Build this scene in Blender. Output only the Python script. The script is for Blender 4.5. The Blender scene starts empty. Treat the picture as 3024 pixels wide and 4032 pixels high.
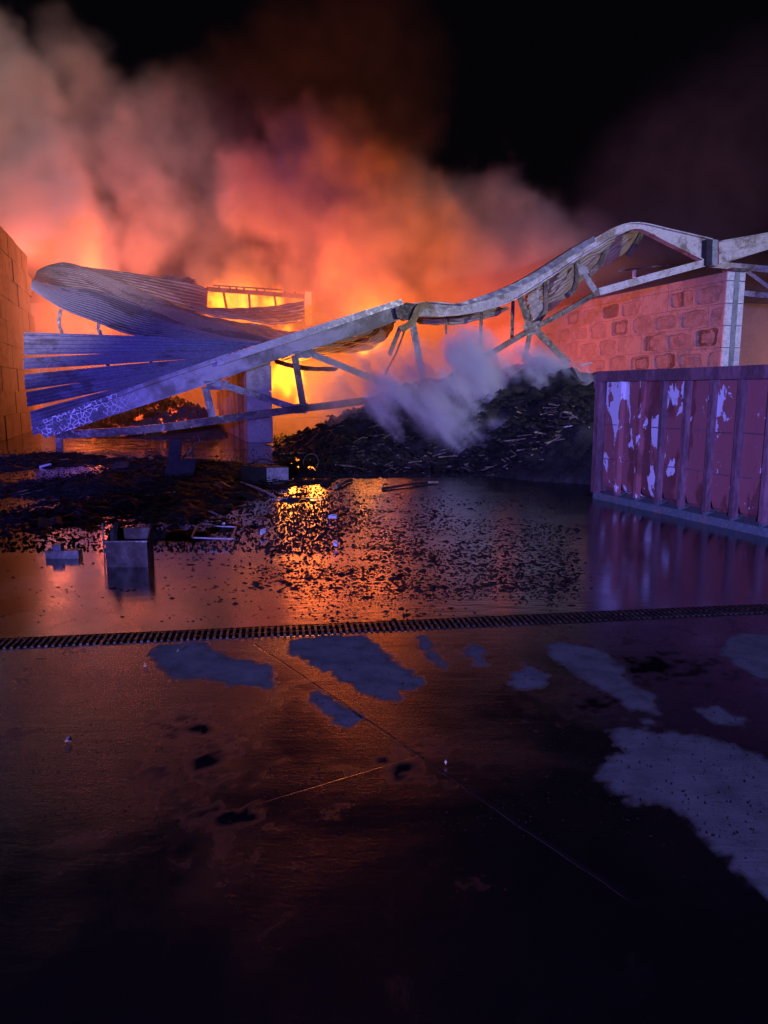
import bpy, bmesh, math, random
import numpy as np
from mathutils import Vector, Matrix
random.seed(7)
rng = np.random.default_rng(7)
C = bpy.context.scene.collection
sc = bpy.context.scene

# ------------------------------------------------------------------ camera
F_PX, CX, CY, EYE = 2912.0, 1512.0, 2016.0, 1.6
PITCH = math.atan(476 / 2912)
cd = bpy.data.cameras.new('camera')
cam = bpy.data.objects.new('camera', cd)
C.objects.link(cam)
cam.location = (0, 0, EYE)
cam.rotation_euler = (math.pi / 2 - PITCH, 0, 0)
cd.sensor_fit = 'VERTICAL'
cd.sensor_height = 36
cd.lens = 26
cd.clip_end = 600
sc.camera = cam

def ray(px, py):
    x = (px - CX) / F_PX
    y = -(py - CY) / F_PX
    c, s = math.cos(PITCH), math.sin(PITCH)
    return Vector((x, c + y * s, -s + y * c))
def at(px, py, Y):
    d = ray(px, py)
    return Vector((0, 0, EYE)) + d * (Y / d.y)
def gp(px, py, z=0.0):
    d = ray(px, py)
    return Vector((0, 0, EYE)) + d * ((z - EYE) / d.z)

# the building's own axes: DD runs back along the walls, LL across its open front
AZ = math.radians(17.5)
DD = Vector((-math.sin(AZ), math.cos(AZ), 0))
LL = Vector((math.cos(AZ), math.sin(AZ), 0))
P0 = Vector((-3.8, 23.0, 0))
ZZ = Vector((0, 0, 1))
def fp(px, py, off=0.0):
    d = ray(px, py)
    o = Vector((0, 0, EYE))
    t = (off - (o - P0).dot(DD)) / d.dot(DD)
    return o + d * t

# ------------------------------------------------------------------ world, lamps, exposure
w = bpy.data.worlds.new('World')
sc.world = w
w.use_nodes = True
w.node_tree.nodes['Background'].inputs[0].default_value = (0.0011, 0.0009, 0.0018, 1)
w.node_tree.nodes['Background'].inputs[1].default_value = 1.0
sc.view_settings.view_transform = 'Standard'
sc.view_settings.look = 'None'
sc.view_settings.exposure = 0.0
sc.view_settings.gamma = 1.0
sc.view_settings.use_curve_mapping = False
sc.cycles.use_denoising = True
sc.cycles.volume_bounces = 2
sc.cycles.max_bounces = 7
sc.cycles.diffuse_bounces = 2
sc.cycles.glossy_bounces = 3
sc.cycles.sample_clamp_indirect = 6

def lamp(name, kind, loc, energy, col, size, aim=None, cone=None):
    l = bpy.data.lights.new(name, kind)
    l.energy = energy
    l.color = col
    if kind == 'AREA':
        l.size = size
    else:
        l.shadow_soft_size = size
    if cone:
        l.spot_size = math.radians(cone)
        l.spot_blend = 0.6
    o = bpy.data.objects.new(name, l)
    o.location = loc
    if aim is not None:
        o.rotation_euler = (Vector(aim) - Vector(loc)).to_track_quat('-Z', 'Y').to_euler()
    C.objects.link(o)
    return o
# the fire engine that stands behind the photographer: its blue beacons and its flood lamp
BLUE = (0.25, 0.21, 1.0)
lamp('beacon_lamp', 'SPOT', (-5.5, -15, 2.7), 50000, (0.17, 0.13, 1.0), 0.4, aim=(-8.0, 21, 4.3), cone=27).data.spot_blend = 0.9
lamp('beacon_lamp', 'SPOT', (-5.5, -15, 2.9), 42000, BLUE, 0.4, aim=(4.2, 15, 0.9), cone=27).data.spot_blend = 0.8
lamp('flood_lamp', 'SPOT', (26, -4, 9.0), 19000, (0.84, 0.86, 1.0), 0.3, aim=fp(2600, 1040), cone=21)
lamp('flood_lamp', 'SPOT', (26, -4, 9.2), 20000, (0.84, 0.86, 1.0), 0.3, aim=(6.0, 18.5, 0.6), cone=25)
lamp('flood_lamp', 'SPOT', (-3, -9, 5), 700, (0.92, 0.86, 0.92), 0.3, aim=fp(1300, 1420), cone=24)
lamp('flood_lamp', 'SPOT', (-3.4, -9, 5.2), 64000, (1.0, 0.80, 0.88), 0.3, aim=at(20, 780, 36), cone=28)
lamp('beacon_lamp', 'SPOT', (6, -12, 3), 26000, (0.32, 0.28, 1.0), 0.4, aim=at(2800, 780, 45), cone=34)
# fires burning inside the building, and two fill lights added where no flame shows
FIRE = (1.0, 0.165, 0.022)
HOT = (1.0, 0.26, 0.03)
fires_and_fills = [
    (1450, 1340, 29.5, 1000, HOT, .9), (1180, 1500, 28.0, 900, HOT, .9), (950, 1200, 41.0, 950, HOT, 1.2),
    (330, 1440, 32.5, 420, FIRE, 1.0), (1230, 1090, 34.5, 600, (1, .15, .02), 1.5), (130, 980, 37.0, 1300, (1, .19, .1), 1.2), (450, 1120, 35.0, 2300, (1, .15, .04), 1.2),  # the light high in the left plume is a fill added to brighten it
    (2050, 1400, 36.5, 480, (1, .10, .03), 1.0), (1500, 1180, 33.0, 1350, (1, .15, .006), 1.5), (1950, 1250, 34.5, 380, (1, .10, .03), 1.5),
    (620, 1590, 29.5, 500, HOT, .5), (3330, 1450, 33.5, 420, (1, .42, .22), 1.0),  # the last is an unseen fill added to warm the right bay
]
for px, py, Y, e, c, r in fires_and_fills:
    lamp('fire_light', 'POINT', at(px, py, Y), e, c, r)

# ------------------------------------------------------------------ helpers
def tag(o, label=None, cat=None, group=None, kind=None):
    if label: o['label'] = label
    if cat: o['category'] = cat
    if group: o['group'] = group
    if kind: o['kind'] = kind
    return o
def thing(name, loc, label, cat, group=None):
    o = bpy.data.objects.new(name, None)
    o.empty_display_size = 0.2
    o.location = loc
    C.objects.link(o)
    return tag(o, label, cat, group)
def origin(o):
    v = Vector((0, 0, 0))
    while o is not None:
        v += o.location
        o = o.parent
    return v
class MB:
    def __init__(s): s.v = []; s.f = []; s.m = []
    def add(s, vs, fs, mi=0):
        b = len(s.v)
        s.v += [Vector(v) for v in vs]
        s.f += [tuple(b + i for i in f) for f in fs]
        s.m += [mi] * len(fs)
    def box(s, c, ax, ay, az, mi=0):
        c = Vector(c)
        vs = [c + ax * i + ay * j + az * k for i in (-1, 1) for j in (-1, 1) for k in (-1, 1)]
        s.add(vs, [(0, 1, 3, 2), (4, 6, 7, 5), (0, 4, 5, 1), (2, 3, 7, 6), (0, 2, 6, 4), (1, 5, 7, 3)], mi)
    def bar(s, p, q, w, d, side=None, mi=0):
        """straight bar from p to q, w across and d deep along side"""
        p, q = Vector(p), Vector(q)
        t = (q - p)
        n = t.normalized()
        sd = Vector(side) if side is not None else DD
        sd = (sd - n * sd.dot(n)).normalized()
        u = n.cross(sd).normalized()
        s.box((p + q) / 2, t / 2, u * w / 2, sd * d / 2, mi)
    def sweep(s, pts, hw, hd, side=None, mi=0):
        """bent bar of rectangular section along pts"""
        pts = [Vector(p) for p in pts]
        sd = Vector(side) if side is not None else DD
        rings = []
        for i, p in enumerate(pts):
            t = (pts[min(i + 1, len(pts) - 1)] - pts[max(i - 1, 0)]).normalized()
            a = (sd - t * sd.dot(t)).normalized()
            u = t.cross(a)
            W = hw[i] if isinstance(hw, (list, tuple)) else hw
            rings.append([p + u * W + a * hd, p - u * W + a * hd, p - u * W - a * hd, p + u * W - a * hd])
        s.rings(rings, mi)
    def rings(s, rings, mi=0, close=True):
        n = len(rings[0])
        vs = [v for r in rings for v in r]
        fs = []
        for i in range(len(rings) - 1):
            for j in range(n if close else n - 1):
                k = (j + 1) % n
                fs.append((i * n + j, i * n + k, (i + 1) * n + k, (i + 1) * n + j))
        if close:
            fs.append(tuple(range(n))[::-1])
            fs.append(tuple((len(rings) - 1) * n + j for j in range(n)))
        s.add(vs, fs, mi)
    def tube(s, pts, r, n=6, mi=0):
        pts = [Vector(p) for p in pts]
        rr = []
        for i, p in enumerate(pts):
            t = (pts[min(i + 1, len(pts) - 1)] - pts[max(i - 1, 0)]).normalized()
            a = t.orthogonal().normalized() if abs(t.z) > .9 else t.cross(ZZ).normalized()
            b = t.cross(a)
            R = r[i] if isinstance(r, (list, tuple)) else r
            rr.append([p + (a * math.cos(2 * math.pi * k / n) + b * math.sin(2 * math.pi * k / n)) * R for k in range(n)])
        s.rings(rr, mi)
    def build(s, name, mats, parent=None, smooth=False, loc=None, fix=True):
        if not isinstance(mats, (list, tuple)): mats = [mats]
        me = bpy.data.meshes.new(name)
        o0 = origin(parent) if parent is not None else (Vector(loc) if loc is not None else Vector((0, 0, 0)))
        me.from_pydata([tuple(v - o0) for v in s.v], [], s.f)
        for m in mats: me.materials.append(m)
        if len(mats) > 1:
            me.polygons.foreach_set('material_index', s.m)
        if smooth:
            me.polygons.foreach_set('use_smooth', [True] * len(me.polygons))
        if fix:
            b = bmesh.new(); b.from_mesh(me)
            bmesh.ops.recalc_face_normals(b, faces=b.faces)
            b.to_mesh(me); b.free()
        o = bpy.data.objects.new(name, me)
        if parent is not None: o.parent = parent
        else: o.location = o0
        C.objects.link(o)
        return o

# numpy value noise
LAT = rng.random((256, 256))
def vnoise(x, y):
    xi = np.floor(x).astype(int); yi = np.floor(y).astype(int)
    fx = x - xi; fy = y - yi
    fx = fx * fx * (3 - 2 * fx); fy = fy * fy * (3 - 2 * fy)
    a = LAT[xi % 256, yi % 256]; b = LAT[(xi + 1) % 256, yi % 256]
    c = LAT[xi % 256, (yi + 1) % 256]; d = LAT[(xi + 1) % 256, (yi + 1) % 256]
    return (a * (1 - fx) + b * fx) * (1 - fy) + (c * (1 - fx) + d * fx) * fy
def fbm(x, y, sc_, oct_=4, seed=0.0):
    t = 0; amp = .5; f = sc_; s = 0
    for i in range(oct_):
        t = t + amp * vnoise(x * f + 17.3 * i + seed * 31.7, y * f + 9.1 * i + seed * 13.9)
        s += amp; amp *= .5; f *= 2.03
    return t / s
def poly_sdf(x, y, poly):
    """signed distance to a polygon, negative inside"""
    d = np.full(x.shape, 1e9); ins = np.zeros(x.shape, bool)
    n = len(poly)
    for i in range(n):
        ax, ay = poly[i]; bx, by = poly[(i + 1) % n]
        ex, ey = bx - ax, by - ay
        t = np.clip(((x - ax) * ex + (y - ay) * ey) / (ex * ex + ey * ey + 1e-12), 0, 1)
        d = np.minimum(d, np.hypot(x - ax - t * ex, y - ay - t * ey))
        if abs(ey) > 1e-9:
            ins ^= ((ay > y) != (by > y)) & (x < ex * (y - ay) / ey + ax)
    return np.where(ins, -d, d)

# ------------------------------------------------------------------ materials
def mat(name):
    m = bpy.data.materials.new(name)
    m.use_nodes = True
    return m, m.node_tree, m.node_tree.nodes['Principled BSDF']
class NT:
    def __init__(s, nt): s.nt = nt
    def n(s, t, **k):
        x = s.nt.nodes.new(t)
        for a, b in k.items(): setattr(x, a, b)
        return x
    def link(s, a, b): s.nt.links.new(a, b)
    def put(s, sock, v):
        if isinstance(v, (int, float)): sock.default_value = v
        elif isinstance(v, (tuple, list)): sock.default_value = tuple(v) + ((1,) if len(v) == 3 and sock.type == 'RGBA' else ())
        else: s.link(v, sock)
    def math(s, op, a, b=None, c=None, clamp=False):
        x = s.n('ShaderNodeMath', operation=op, use_clamp=clamp)
        for i, v in enumerate((a, b, c)):
            if v is not None: s.put(x.inputs[i], v)
        return x.outputs[0]
    def noise(s, vec, scale, detail=4, rough=.55, dist=0):
        x = s.n('ShaderNodeTexNoise')
        if vec is not None: s.link(vec, x.inputs['Vector'])
        x.inputs['Scale'].default_value = scale
        x.inputs['Detail'].default_value = detail
        x.inputs['Roughness'].default_value = rough
        x.inputs['Distortion'].default_value = dist
        return x.outputs['Fac']
    def ramp(s, f, a, b, lo=0, hi=1):
        x = s.n('ShaderNodeMapRange', interpolation_type='SMOOTHSTEP')
        s.link(f, x.inputs['Value'])
        for k, v in zip(('From Min', 'From Max', 'To Min', 'To Max'), (a, b, lo, hi)):
            x.inputs[k].default_value = v
        return x.outputs[0]
    def mix(s, f, a, b):
        x = s.n('ShaderNodeMix', data_type='RGBA')
        s.put(x.inputs[0], f); s.put(x.inputs[6], a); s.put(x.inputs[7], b)
        return x.outputs[2]
    def scale(s, vec, v):
        x = s.n('ShaderNodeVectorMath', operation='MULTIPLY')
        s.link(vec, x.inputs[0]); x.inputs[1].default_value = v
        return x.outputs[0]
    def bump(s, h, strength, dist, into):
        x = s.n('ShaderNodeBump')
        x.inputs['Strength'].default_value = strength
        x.inputs['Distance'].default_value = dist
        s.link(h, x.inputs['Height']); s.link(x.outputs[0], into)
        return x
def gpos(t): return t.n('ShaderNodeNewGeometry').outputs['Position']

def patchy(name, base, second, third, s1=1.2, s2=5, t1=.5, t2=.6, rough=.6, metal=0.0, bump=.004, stretch=(1, 1, 1), soft=1.0):
    m, nt, b = mat(name); t = NT(nt)
    p = t.scale(gpos(t), stretch)
    f1 = t.ramp(t.noise(p, s1, 6, .65, .3), t1 - .04 * soft, t1 + .04 * soft)
    f2 = t.ramp(t.noise(p, s2, 5, .7), t2 - .05 * soft, t2 + .05 * soft)
    g = t.noise(p, 30, 3)
    col = t.mix(f1, base, second)
    col = t.mix(f2, col, third)
    dk = t.n('ShaderNodeMix', data_type='RGBA', blend_type='MULTIPLY')
    dk.inputs[0].default_value = 1
    t.link(col, dk.inputs[6])
    gg = t.n('ShaderNodeCombineColor')
    v = t.ramp(g, .25, .75, .65, 1.15)
    for i in range(3): t.link(v, gg.inputs[i])
    t.link(gg.outputs[0], dk.inputs[7])
    t.link(dk.outputs[2], b.inputs['Base Color'])
    t.link(t.ramp(t.noise(p, 9, 3), .3, .7, rough - .12, rough + .15), b.inputs['Roughness'])
    b.inputs['Metallic'].default_value = metal
    t.bump(t.noise(p, 14, 5, .7), 1, bump, b.inputs['Normal'])
    return m
M = {}
M['block'] = patchy('block_concrete', (.36, .33, .31), (.27, .24, .23), (.42, .39, .37), 1.1, 4, .52, .64, .85, bump=.006)
M['grey_block'] = patchy('grey_block', (.16, .17, .20), (.11, .115, .14), (.21, .22, .25), 1.0, 4, .52, .64, .85, bump=.008)
M['block_core'] = patchy('spalled_concrete', (.30, .265, .25), (.23, .2, .185), (.36, .33, .31), 3, 9, .5, .6, .95, bump=.012)
M['soot_block'] = patchy('sooted_concrete', (.33, .27, .24), (.10, .07, .06), (.2, .15, .12), .9, 3, .52, .6, .9, bump=.008, stretch=(1, 1, .35))
M['chord'] = patchy('scorched_paint', (.29, .28, .30), (.13, .11, .10), (.44, .42, .44), 1.1, 7, .52, .64, .5, .15, soft=2.6, bump=.008)
M['white_steel'] = patchy('pale_paint', (.56, .54, .53), (.22, .17, .13), (.32, .26, .2), 1.3, 6, .56, .6, .5, .1, soft=2.2, bump=.008)
M['brown_steel'] = patchy('burnt_steel', (.16, .12, .11), (.07, .05, .05), (.32, .29, .3), 1.5, 6, .5, .62, .55, .3)
M['flash'] = patchy('flashing', (.42, .41, .46), (.33, .31, .36), (.55, .54, .58), 1.4, 8, .5, .66, .42, .4)
M['sheet'] = patchy('grey_sheet', (.21, .21, .30), (.12, .11, .15), (.27, .26, .34), .8, 5, .55, .66, .45, .15, stretch=(.4, 1, 1))
M['sheet_brown'] = patchy('burnt_sheet', (.27, .22, .21), (.16, .12, .11), (.36, .31, .3), .7, 4, .5, .62, .55, .1, stretch=(.4, 1, 1))
M['sheet_cream'] = patchy('cream_sheet', (.46, .43, .35), (.22, .19, .16), (.32, .28, .22), .9, 3.5, .6, .66, .5, .1, stretch=(.45, 1, 1.2))
M['yellow'] = patchy('yellowed_strip', (.42, .33, .16), (.3, .22, .1), (.5, .42, .25), 3, 8, .5, .6, .5)
M['strip'] = patchy('galvanised_strip', (.34, .37, .42), (.28, .3, .34), (.4, .43, .48), 2, 8, .5, .6, .45, .5)
M['char'] = patchy('char', (.024, .021, .02), (.011, .010, .010), (.055, .048, .042), 2.5, 11, .5, .66, .7, bump=.02)
M['chip'] = patchy('wet_chips', (.022, .018, .017), (.012, .010, .010), (.05, .045, .04), 6, 20, .5, .66, .55)
M['wood'] = patchy('wet_wood', (.30, .24, .15), (.16, .12, .08), (.42, .36, .26), 5, 12, .5, .6, .6)
M['litter'] = patchy('pale_litter', (.65, .65, .66), (.5, .5, .52), (.7, .7, .7), 5, 12, .5, .6, .5)
M['cabinet'] = patchy('burnt_cabinet', (.035, .02, .015), (.022, .013, .01), (.05, .032, .025), 3, 12, .5, .64, .6)
M['dark_panel'] = patchy('dark_panel', (.028, .022, .034), (.02, .017, .025), (.045, .04, .055), 3, 9, .5, .64, .8)
M['plaster'] = patchy('back_wall_concrete', (.34, .27, .22), (.28, .22, .18), (.38, .31, .25), .3, 2, .5, .6, .9)
M['grate'] = patchy('grate_steel', (.075, .065, .055), (.04, .035, .03), (.13, .11, .09), 8, 30, .5, .62, .45, .6, bump=.001)
M['base_teal'] = patchy('weathered_base_paint', (.10, .14, .15), (.16, .15, .15), (.25, .27, .28), 2, 8, .55, .66, .5)

def crust_mat():
    """scorched paint with a blistered net of pale cracks near the fallen end"""
    m, nt, b = mat('blistered_paint'); t = NT(nt)
    p = gpos(t)
    vo = t.n('ShaderNodeTexVoronoi', feature='DISTANCE_TO_EDGE')
    t.link(p, vo.inputs['Vector']); vo.inputs['Scale'].default_value = 7.5
    net = t.ramp(vo.outputs['Distance'], .10, .05)
    sx = t.n('ShaderNodeSeparateXYZ'); t.link(p, sx.inputs[0])
    reach = t.math('ADD', sx.outputs[0], t.math('MULTIPLY', t.noise(p, 1.3, 4), 3.2))
    near = t.ramp(reach, -5.2, -6.8)
    pn = t.ramp(t.noise(p, 1.6, 5, .6, .4), .44, .5)
    pn2 = t.ramp(t.noise(p, 1.1, 6, .65, .3), .38, .62)
    col = t.mix(pn2, (.13, .11, .105), (.34, .33, .37))
    col = t.mix(t.math('MULTIPLY', net, t.math('MULTIPLY', near, pn)), t.mix(near, col, (.10, .09, .12)), (.85, .85, .88))
    t.link(col, b.inputs['Base Color'])
    b.inputs['Roughness'].default_value = .5
    b.inputs['Metallic'].default_value = .15
    t.bump(t.math('MULTIPLY', net, near), 1, .01, b.inputs['Normal'])
    return m
M['crust'] = crust_mat()

def container_mat():
    m, nt, b = mat('peeling_red_paint'); t = NT(nt)
    p = gpos(t)
    ps = t.scale(p, (1, 1, .42))
    sy = t.n('ShaderNodeSeparateXYZ'); t.link(p, sy.inputs[0])
    bias = t.math('MULTIPLY', t.math('SUBTRACT', sy.outputs[1], 9.2), .02)      # more paint has come off towards the fire
    bias2 = t.math('MULTIPLY', t.math('SUBTRACT', sy.outputs[2], 1.0), .045)
    v = t.math('ADD', t.math('ADD', t.noise(ps, 4.4, 7, .62, .6), bias), bias2)
    peel = t.ramp(v, .575, .585)
    rust = t.ramp(t.noise(t.scale(p, (1, 1, .3)), 2.1, 5, .6, .3), .55, .6)
    small = t.ramp(t.noise(p, 17, 4, .6), .70, .72)
    col = t.mix(rust, (.28, .085, .08), (.13, .028, .018))
    col = t.mix(t.math('MULTIPLY', t.noise(p, 5, 5), .5), col, (.20, .10, .13))
    col = t.mix(t.math('MAXIMUM', peel, small), col, (.58, .58, .66))
    t.link(col, b.inputs['Base Color'])
    t.link(t.ramp(t.noise(p, 6, 4), .3, .7, .38, .62), b.inputs['Roughness'])
    t.bump(t.math('SUBTRACT', t.noise(p, 22, 4), t.math('MULTIPLY', peel, .4)), .8, .004, b.inputs['Normal'])
    return m
M['red'] = container_mat()
M['rib'] = patchy('rib_paint', (.19, .10, .12), (.12, .065, .08), (.32, .25, .3), 2, 9, .5, .68, .5, stretch=(1, 1, .3))

def ember_mat():
    m, nt, b = mat('glowing_char'); t = NT(nt)
    p = gpos(t)
    n1 = t.noise(p, 2.2, 6, .7, .4)
    g = t.ramp(n1, .57, .66)
    g2 = t.ramp(t.noise(p, .6, 3), .45, .6)
    t.link(t.mix(t.noise(p, 5, 4), (.015, .012, .01), (.06, .045, .035)), b.inputs['Base Color'])
    b.inputs['Roughness'].default_value = .8
    b.inputs['Emission Color'].default_value = (1, .10, .015, 1)
    t.link(t.math('MULTIPLY', t.math('MULTIPLY', g, g2), 2.6), b.inputs['Emission Strength'])
    t.bump(n1, 1, .05, b.inputs['Normal'])
    return m
M['ember'] = ember_mat()

# ------------------------------------------------------------------ ground (one sheet, aligned with the drain)
GA, GB = gp(0, 2538), gp(2500, 2422)
UU = (GB - GA); UU.z = 0; UU.normalize()
VV = Vector((-UU.y, UU.x, 0))
G0 = (GA + GB) / 2; G0.z = 0
DRAIN_HW = 0.105
def spaced(lo, hi, step, far_lo, far_hi, g=1.12):
    a = list(np.arange(lo, hi + 1e-6, step))
    s = step; x = a[-1]
    while x < far_hi:
        s *= g; x += s; a.append(x)
    s = step; x = a[0]
    while x > far_lo:
        s *= g; x -= s; a.insert(0, x)
    return np.array(a)
us = spaced(-4.2, 4.4, .028, -160, 160)
vs_ = spaced(-3.9, 3.2, .028, -60, 220, 1.035)
vs_ = np.array([v for v in vs_ if abs(v) > DRAIN_HW + .012])
vs_ = np.sort(np.concatenate([vs_, [-DRAIN_HW, -DRAIN_HW + .003, DRAIN_HW - .003, DRAIN_HW]]))
U_, V_ = np.meshgrid(us, vs_)
WX = G0.x + UU.x * U_ + VV.x * V_
WY = G0.y + UU.y * U_ + VV.y * V_
def zone(pts): return [(gp(*p).x, gp(*p).y) for p in pts]
def k9(pts): return [(500 + .904 * a, 2350 + .904 * b) for a, b in pts]
def ov(pts): return [(a * 1.8228, b * 1.8228) for a, b in pts]
DRY = [
    k9([(130, 205), (350, 200), (400, 240), (520, 265), (640, 300), (655, 330), (640, 405), (560, 395), (420, 380), (330, 352), (250, 360), (200, 340), (150, 300), (110, 260)]),
    k9([(650, 185), (780, 172), (1020, 166), (1080, 190), (1150, 250), (1210, 300), (1290, 350), (1295, 375), (1250, 410), (1185, 410), (1180, 445), (1120, 445), (980, 400), (880, 350), (800, 300), (740, 250), (690, 210)]),
    k9([(790, 400), (860, 410), (940, 450), (1000, 520), (975, 555), (900, 530), (850, 495), (800, 450)]),
    k9([(1250, 155), (1310, 165), (1340, 210), (1400, 290), (1390, 320), (1330, 290), (1280, 230), (1240, 180)]),
    k9([(1450, 235), (1500, 200), (1560, 220), (1590, 280), (1560, 310), (1500, 290)]),
    ov([(1100, 1460), (1130, 1435), (1185, 1455), (1200, 1480), (1150, 1495), (1105, 1490)]),
    ov([(1190, 1400), (1215, 1388), (1290, 1405), (1330, 1440), (1340, 1470), (1400, 1500), (1430, 1525), (1420, 1540), (1360, 1530), (1320, 1500), (1280, 1480), (1230, 1450)]),
    ov([(1510, 1535), (1560, 1530), (1600, 1560), (1570, 1568), (1525, 1555)]),
    ov([(1300, 1575), (1340, 1570), (1500, 1580), (1600, 1620), (1760, 1670), (1790, 2000), (1659, 1940), (1600, 1910), (1540, 1840), (1480, 1780), (1430, 1745), (1360, 1740), (1310, 1700), (1285, 1680), (1290, 1660), (1330, 1620), (1320, 1600)]),
    ov([(1565, 1375), (1760, 1370), (1760, 1475), (1640, 1460), (1590, 1430), (1570, 1410)]),
    ov([(1350, 1553), (1400, 1556), (1445, 1566), (1400, 1563)]),
]
sd = np.full(WX.shape, 9.0)
near = (np.abs(U_) < 8) & (V_ > -5) & (V_ < 14)
for q in DRY:
    sd[near] = np.minimum(sd[near], poly_sdf(WX[near], WY[near], zone(q)))
wob = (fbm(WX, WY, 3.0, 5, 1) - .5) * .16 + (fbm(WX, WY, 18, 4, 2) - .5) * .10
def sstep(x, a, b):
    t = np.clip((x - a) / (b - a), 0, 1)
    return t * t * (3 - 2 * t)
dry = sstep(-(sd + wob), -.014, .03)
# dull, dusty spots where the film of water is broken
dull = np.zeros(WX.shape)
for px, py, r in [(1590, 3020, .07), (800, 3000, .08), (770, 2870, .07), (900, 3230, .07), (2560, 2620, .15), (2330, 2760, .08)]:
    g = gp(px, py)
    dull = np.maximum(dull, np.exp(-(((WX - g.x) / (r * 1.3)) ** 2 + ((WY - g.y) / r) ** 2) * np.clip(1 + (fbm(WX, WY, 14, 4, 3) - .45) * 9, .15, 9)))
# standing water beyond the drain, only a damp film on the near side
pool = sstep(V_, .0, .12) * np.clip(.85 + (fbm(WX, WY, .8, 4, 5) - .35) * 1.6, 0, 1)
Z = np.where(np.abs(V_) < DRAIN_HW - .001, -.09, 0.0)
co = np.stack([WX, WY, Z], -1).reshape(-1, 3)
nv, nu = WX.shape
ii = np.arange(nv * nu).reshape(nv, nu)
quads = np.stack([ii[:-1, :-1], ii[:-1, 1:], ii[1:, 1:], ii[1:, :-1]], -1).reshape(-1, 4)
def fast_mesh(name, co, faces):
    me = bpy.data.meshes.new(name)
    k = faces.shape[1]
    me.vertices.add(len(co)); me.vertices.foreach_set('co', co.astype(np.float32).ravel())
    me.loops.add(faces.size); me.loops.foreach_set('vertex_index', faces.astype(np.int32).ravel())
    me.polygons.add(len(faces)); me.polygons.foreach_set('loop_start', np.arange(0, faces.size, k, dtype=np.int32))
    me.update(calc_edges=True)
    return me
gme = fast_mesh('ground', co, quads)
rz = poly_sdf(WX[near], WY[near], zone([(1350, 1850), (2285, 1850), (2285, 2445), (1150, 2445)]))
ripple = np.zeros(WX.shape)
ripple[near] = sstep(-rz, -.3, .15)
ripple *= pool
for nm, arr in (('dry', dry), ('dull', dull), ('pool', pool), ('ripple', ripple)):
    a = gme.attributes.new(nm, 'FLOAT', 'POINT')
    a.data.foreach_set('value', arr.astype(np.float32).ravel())
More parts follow.
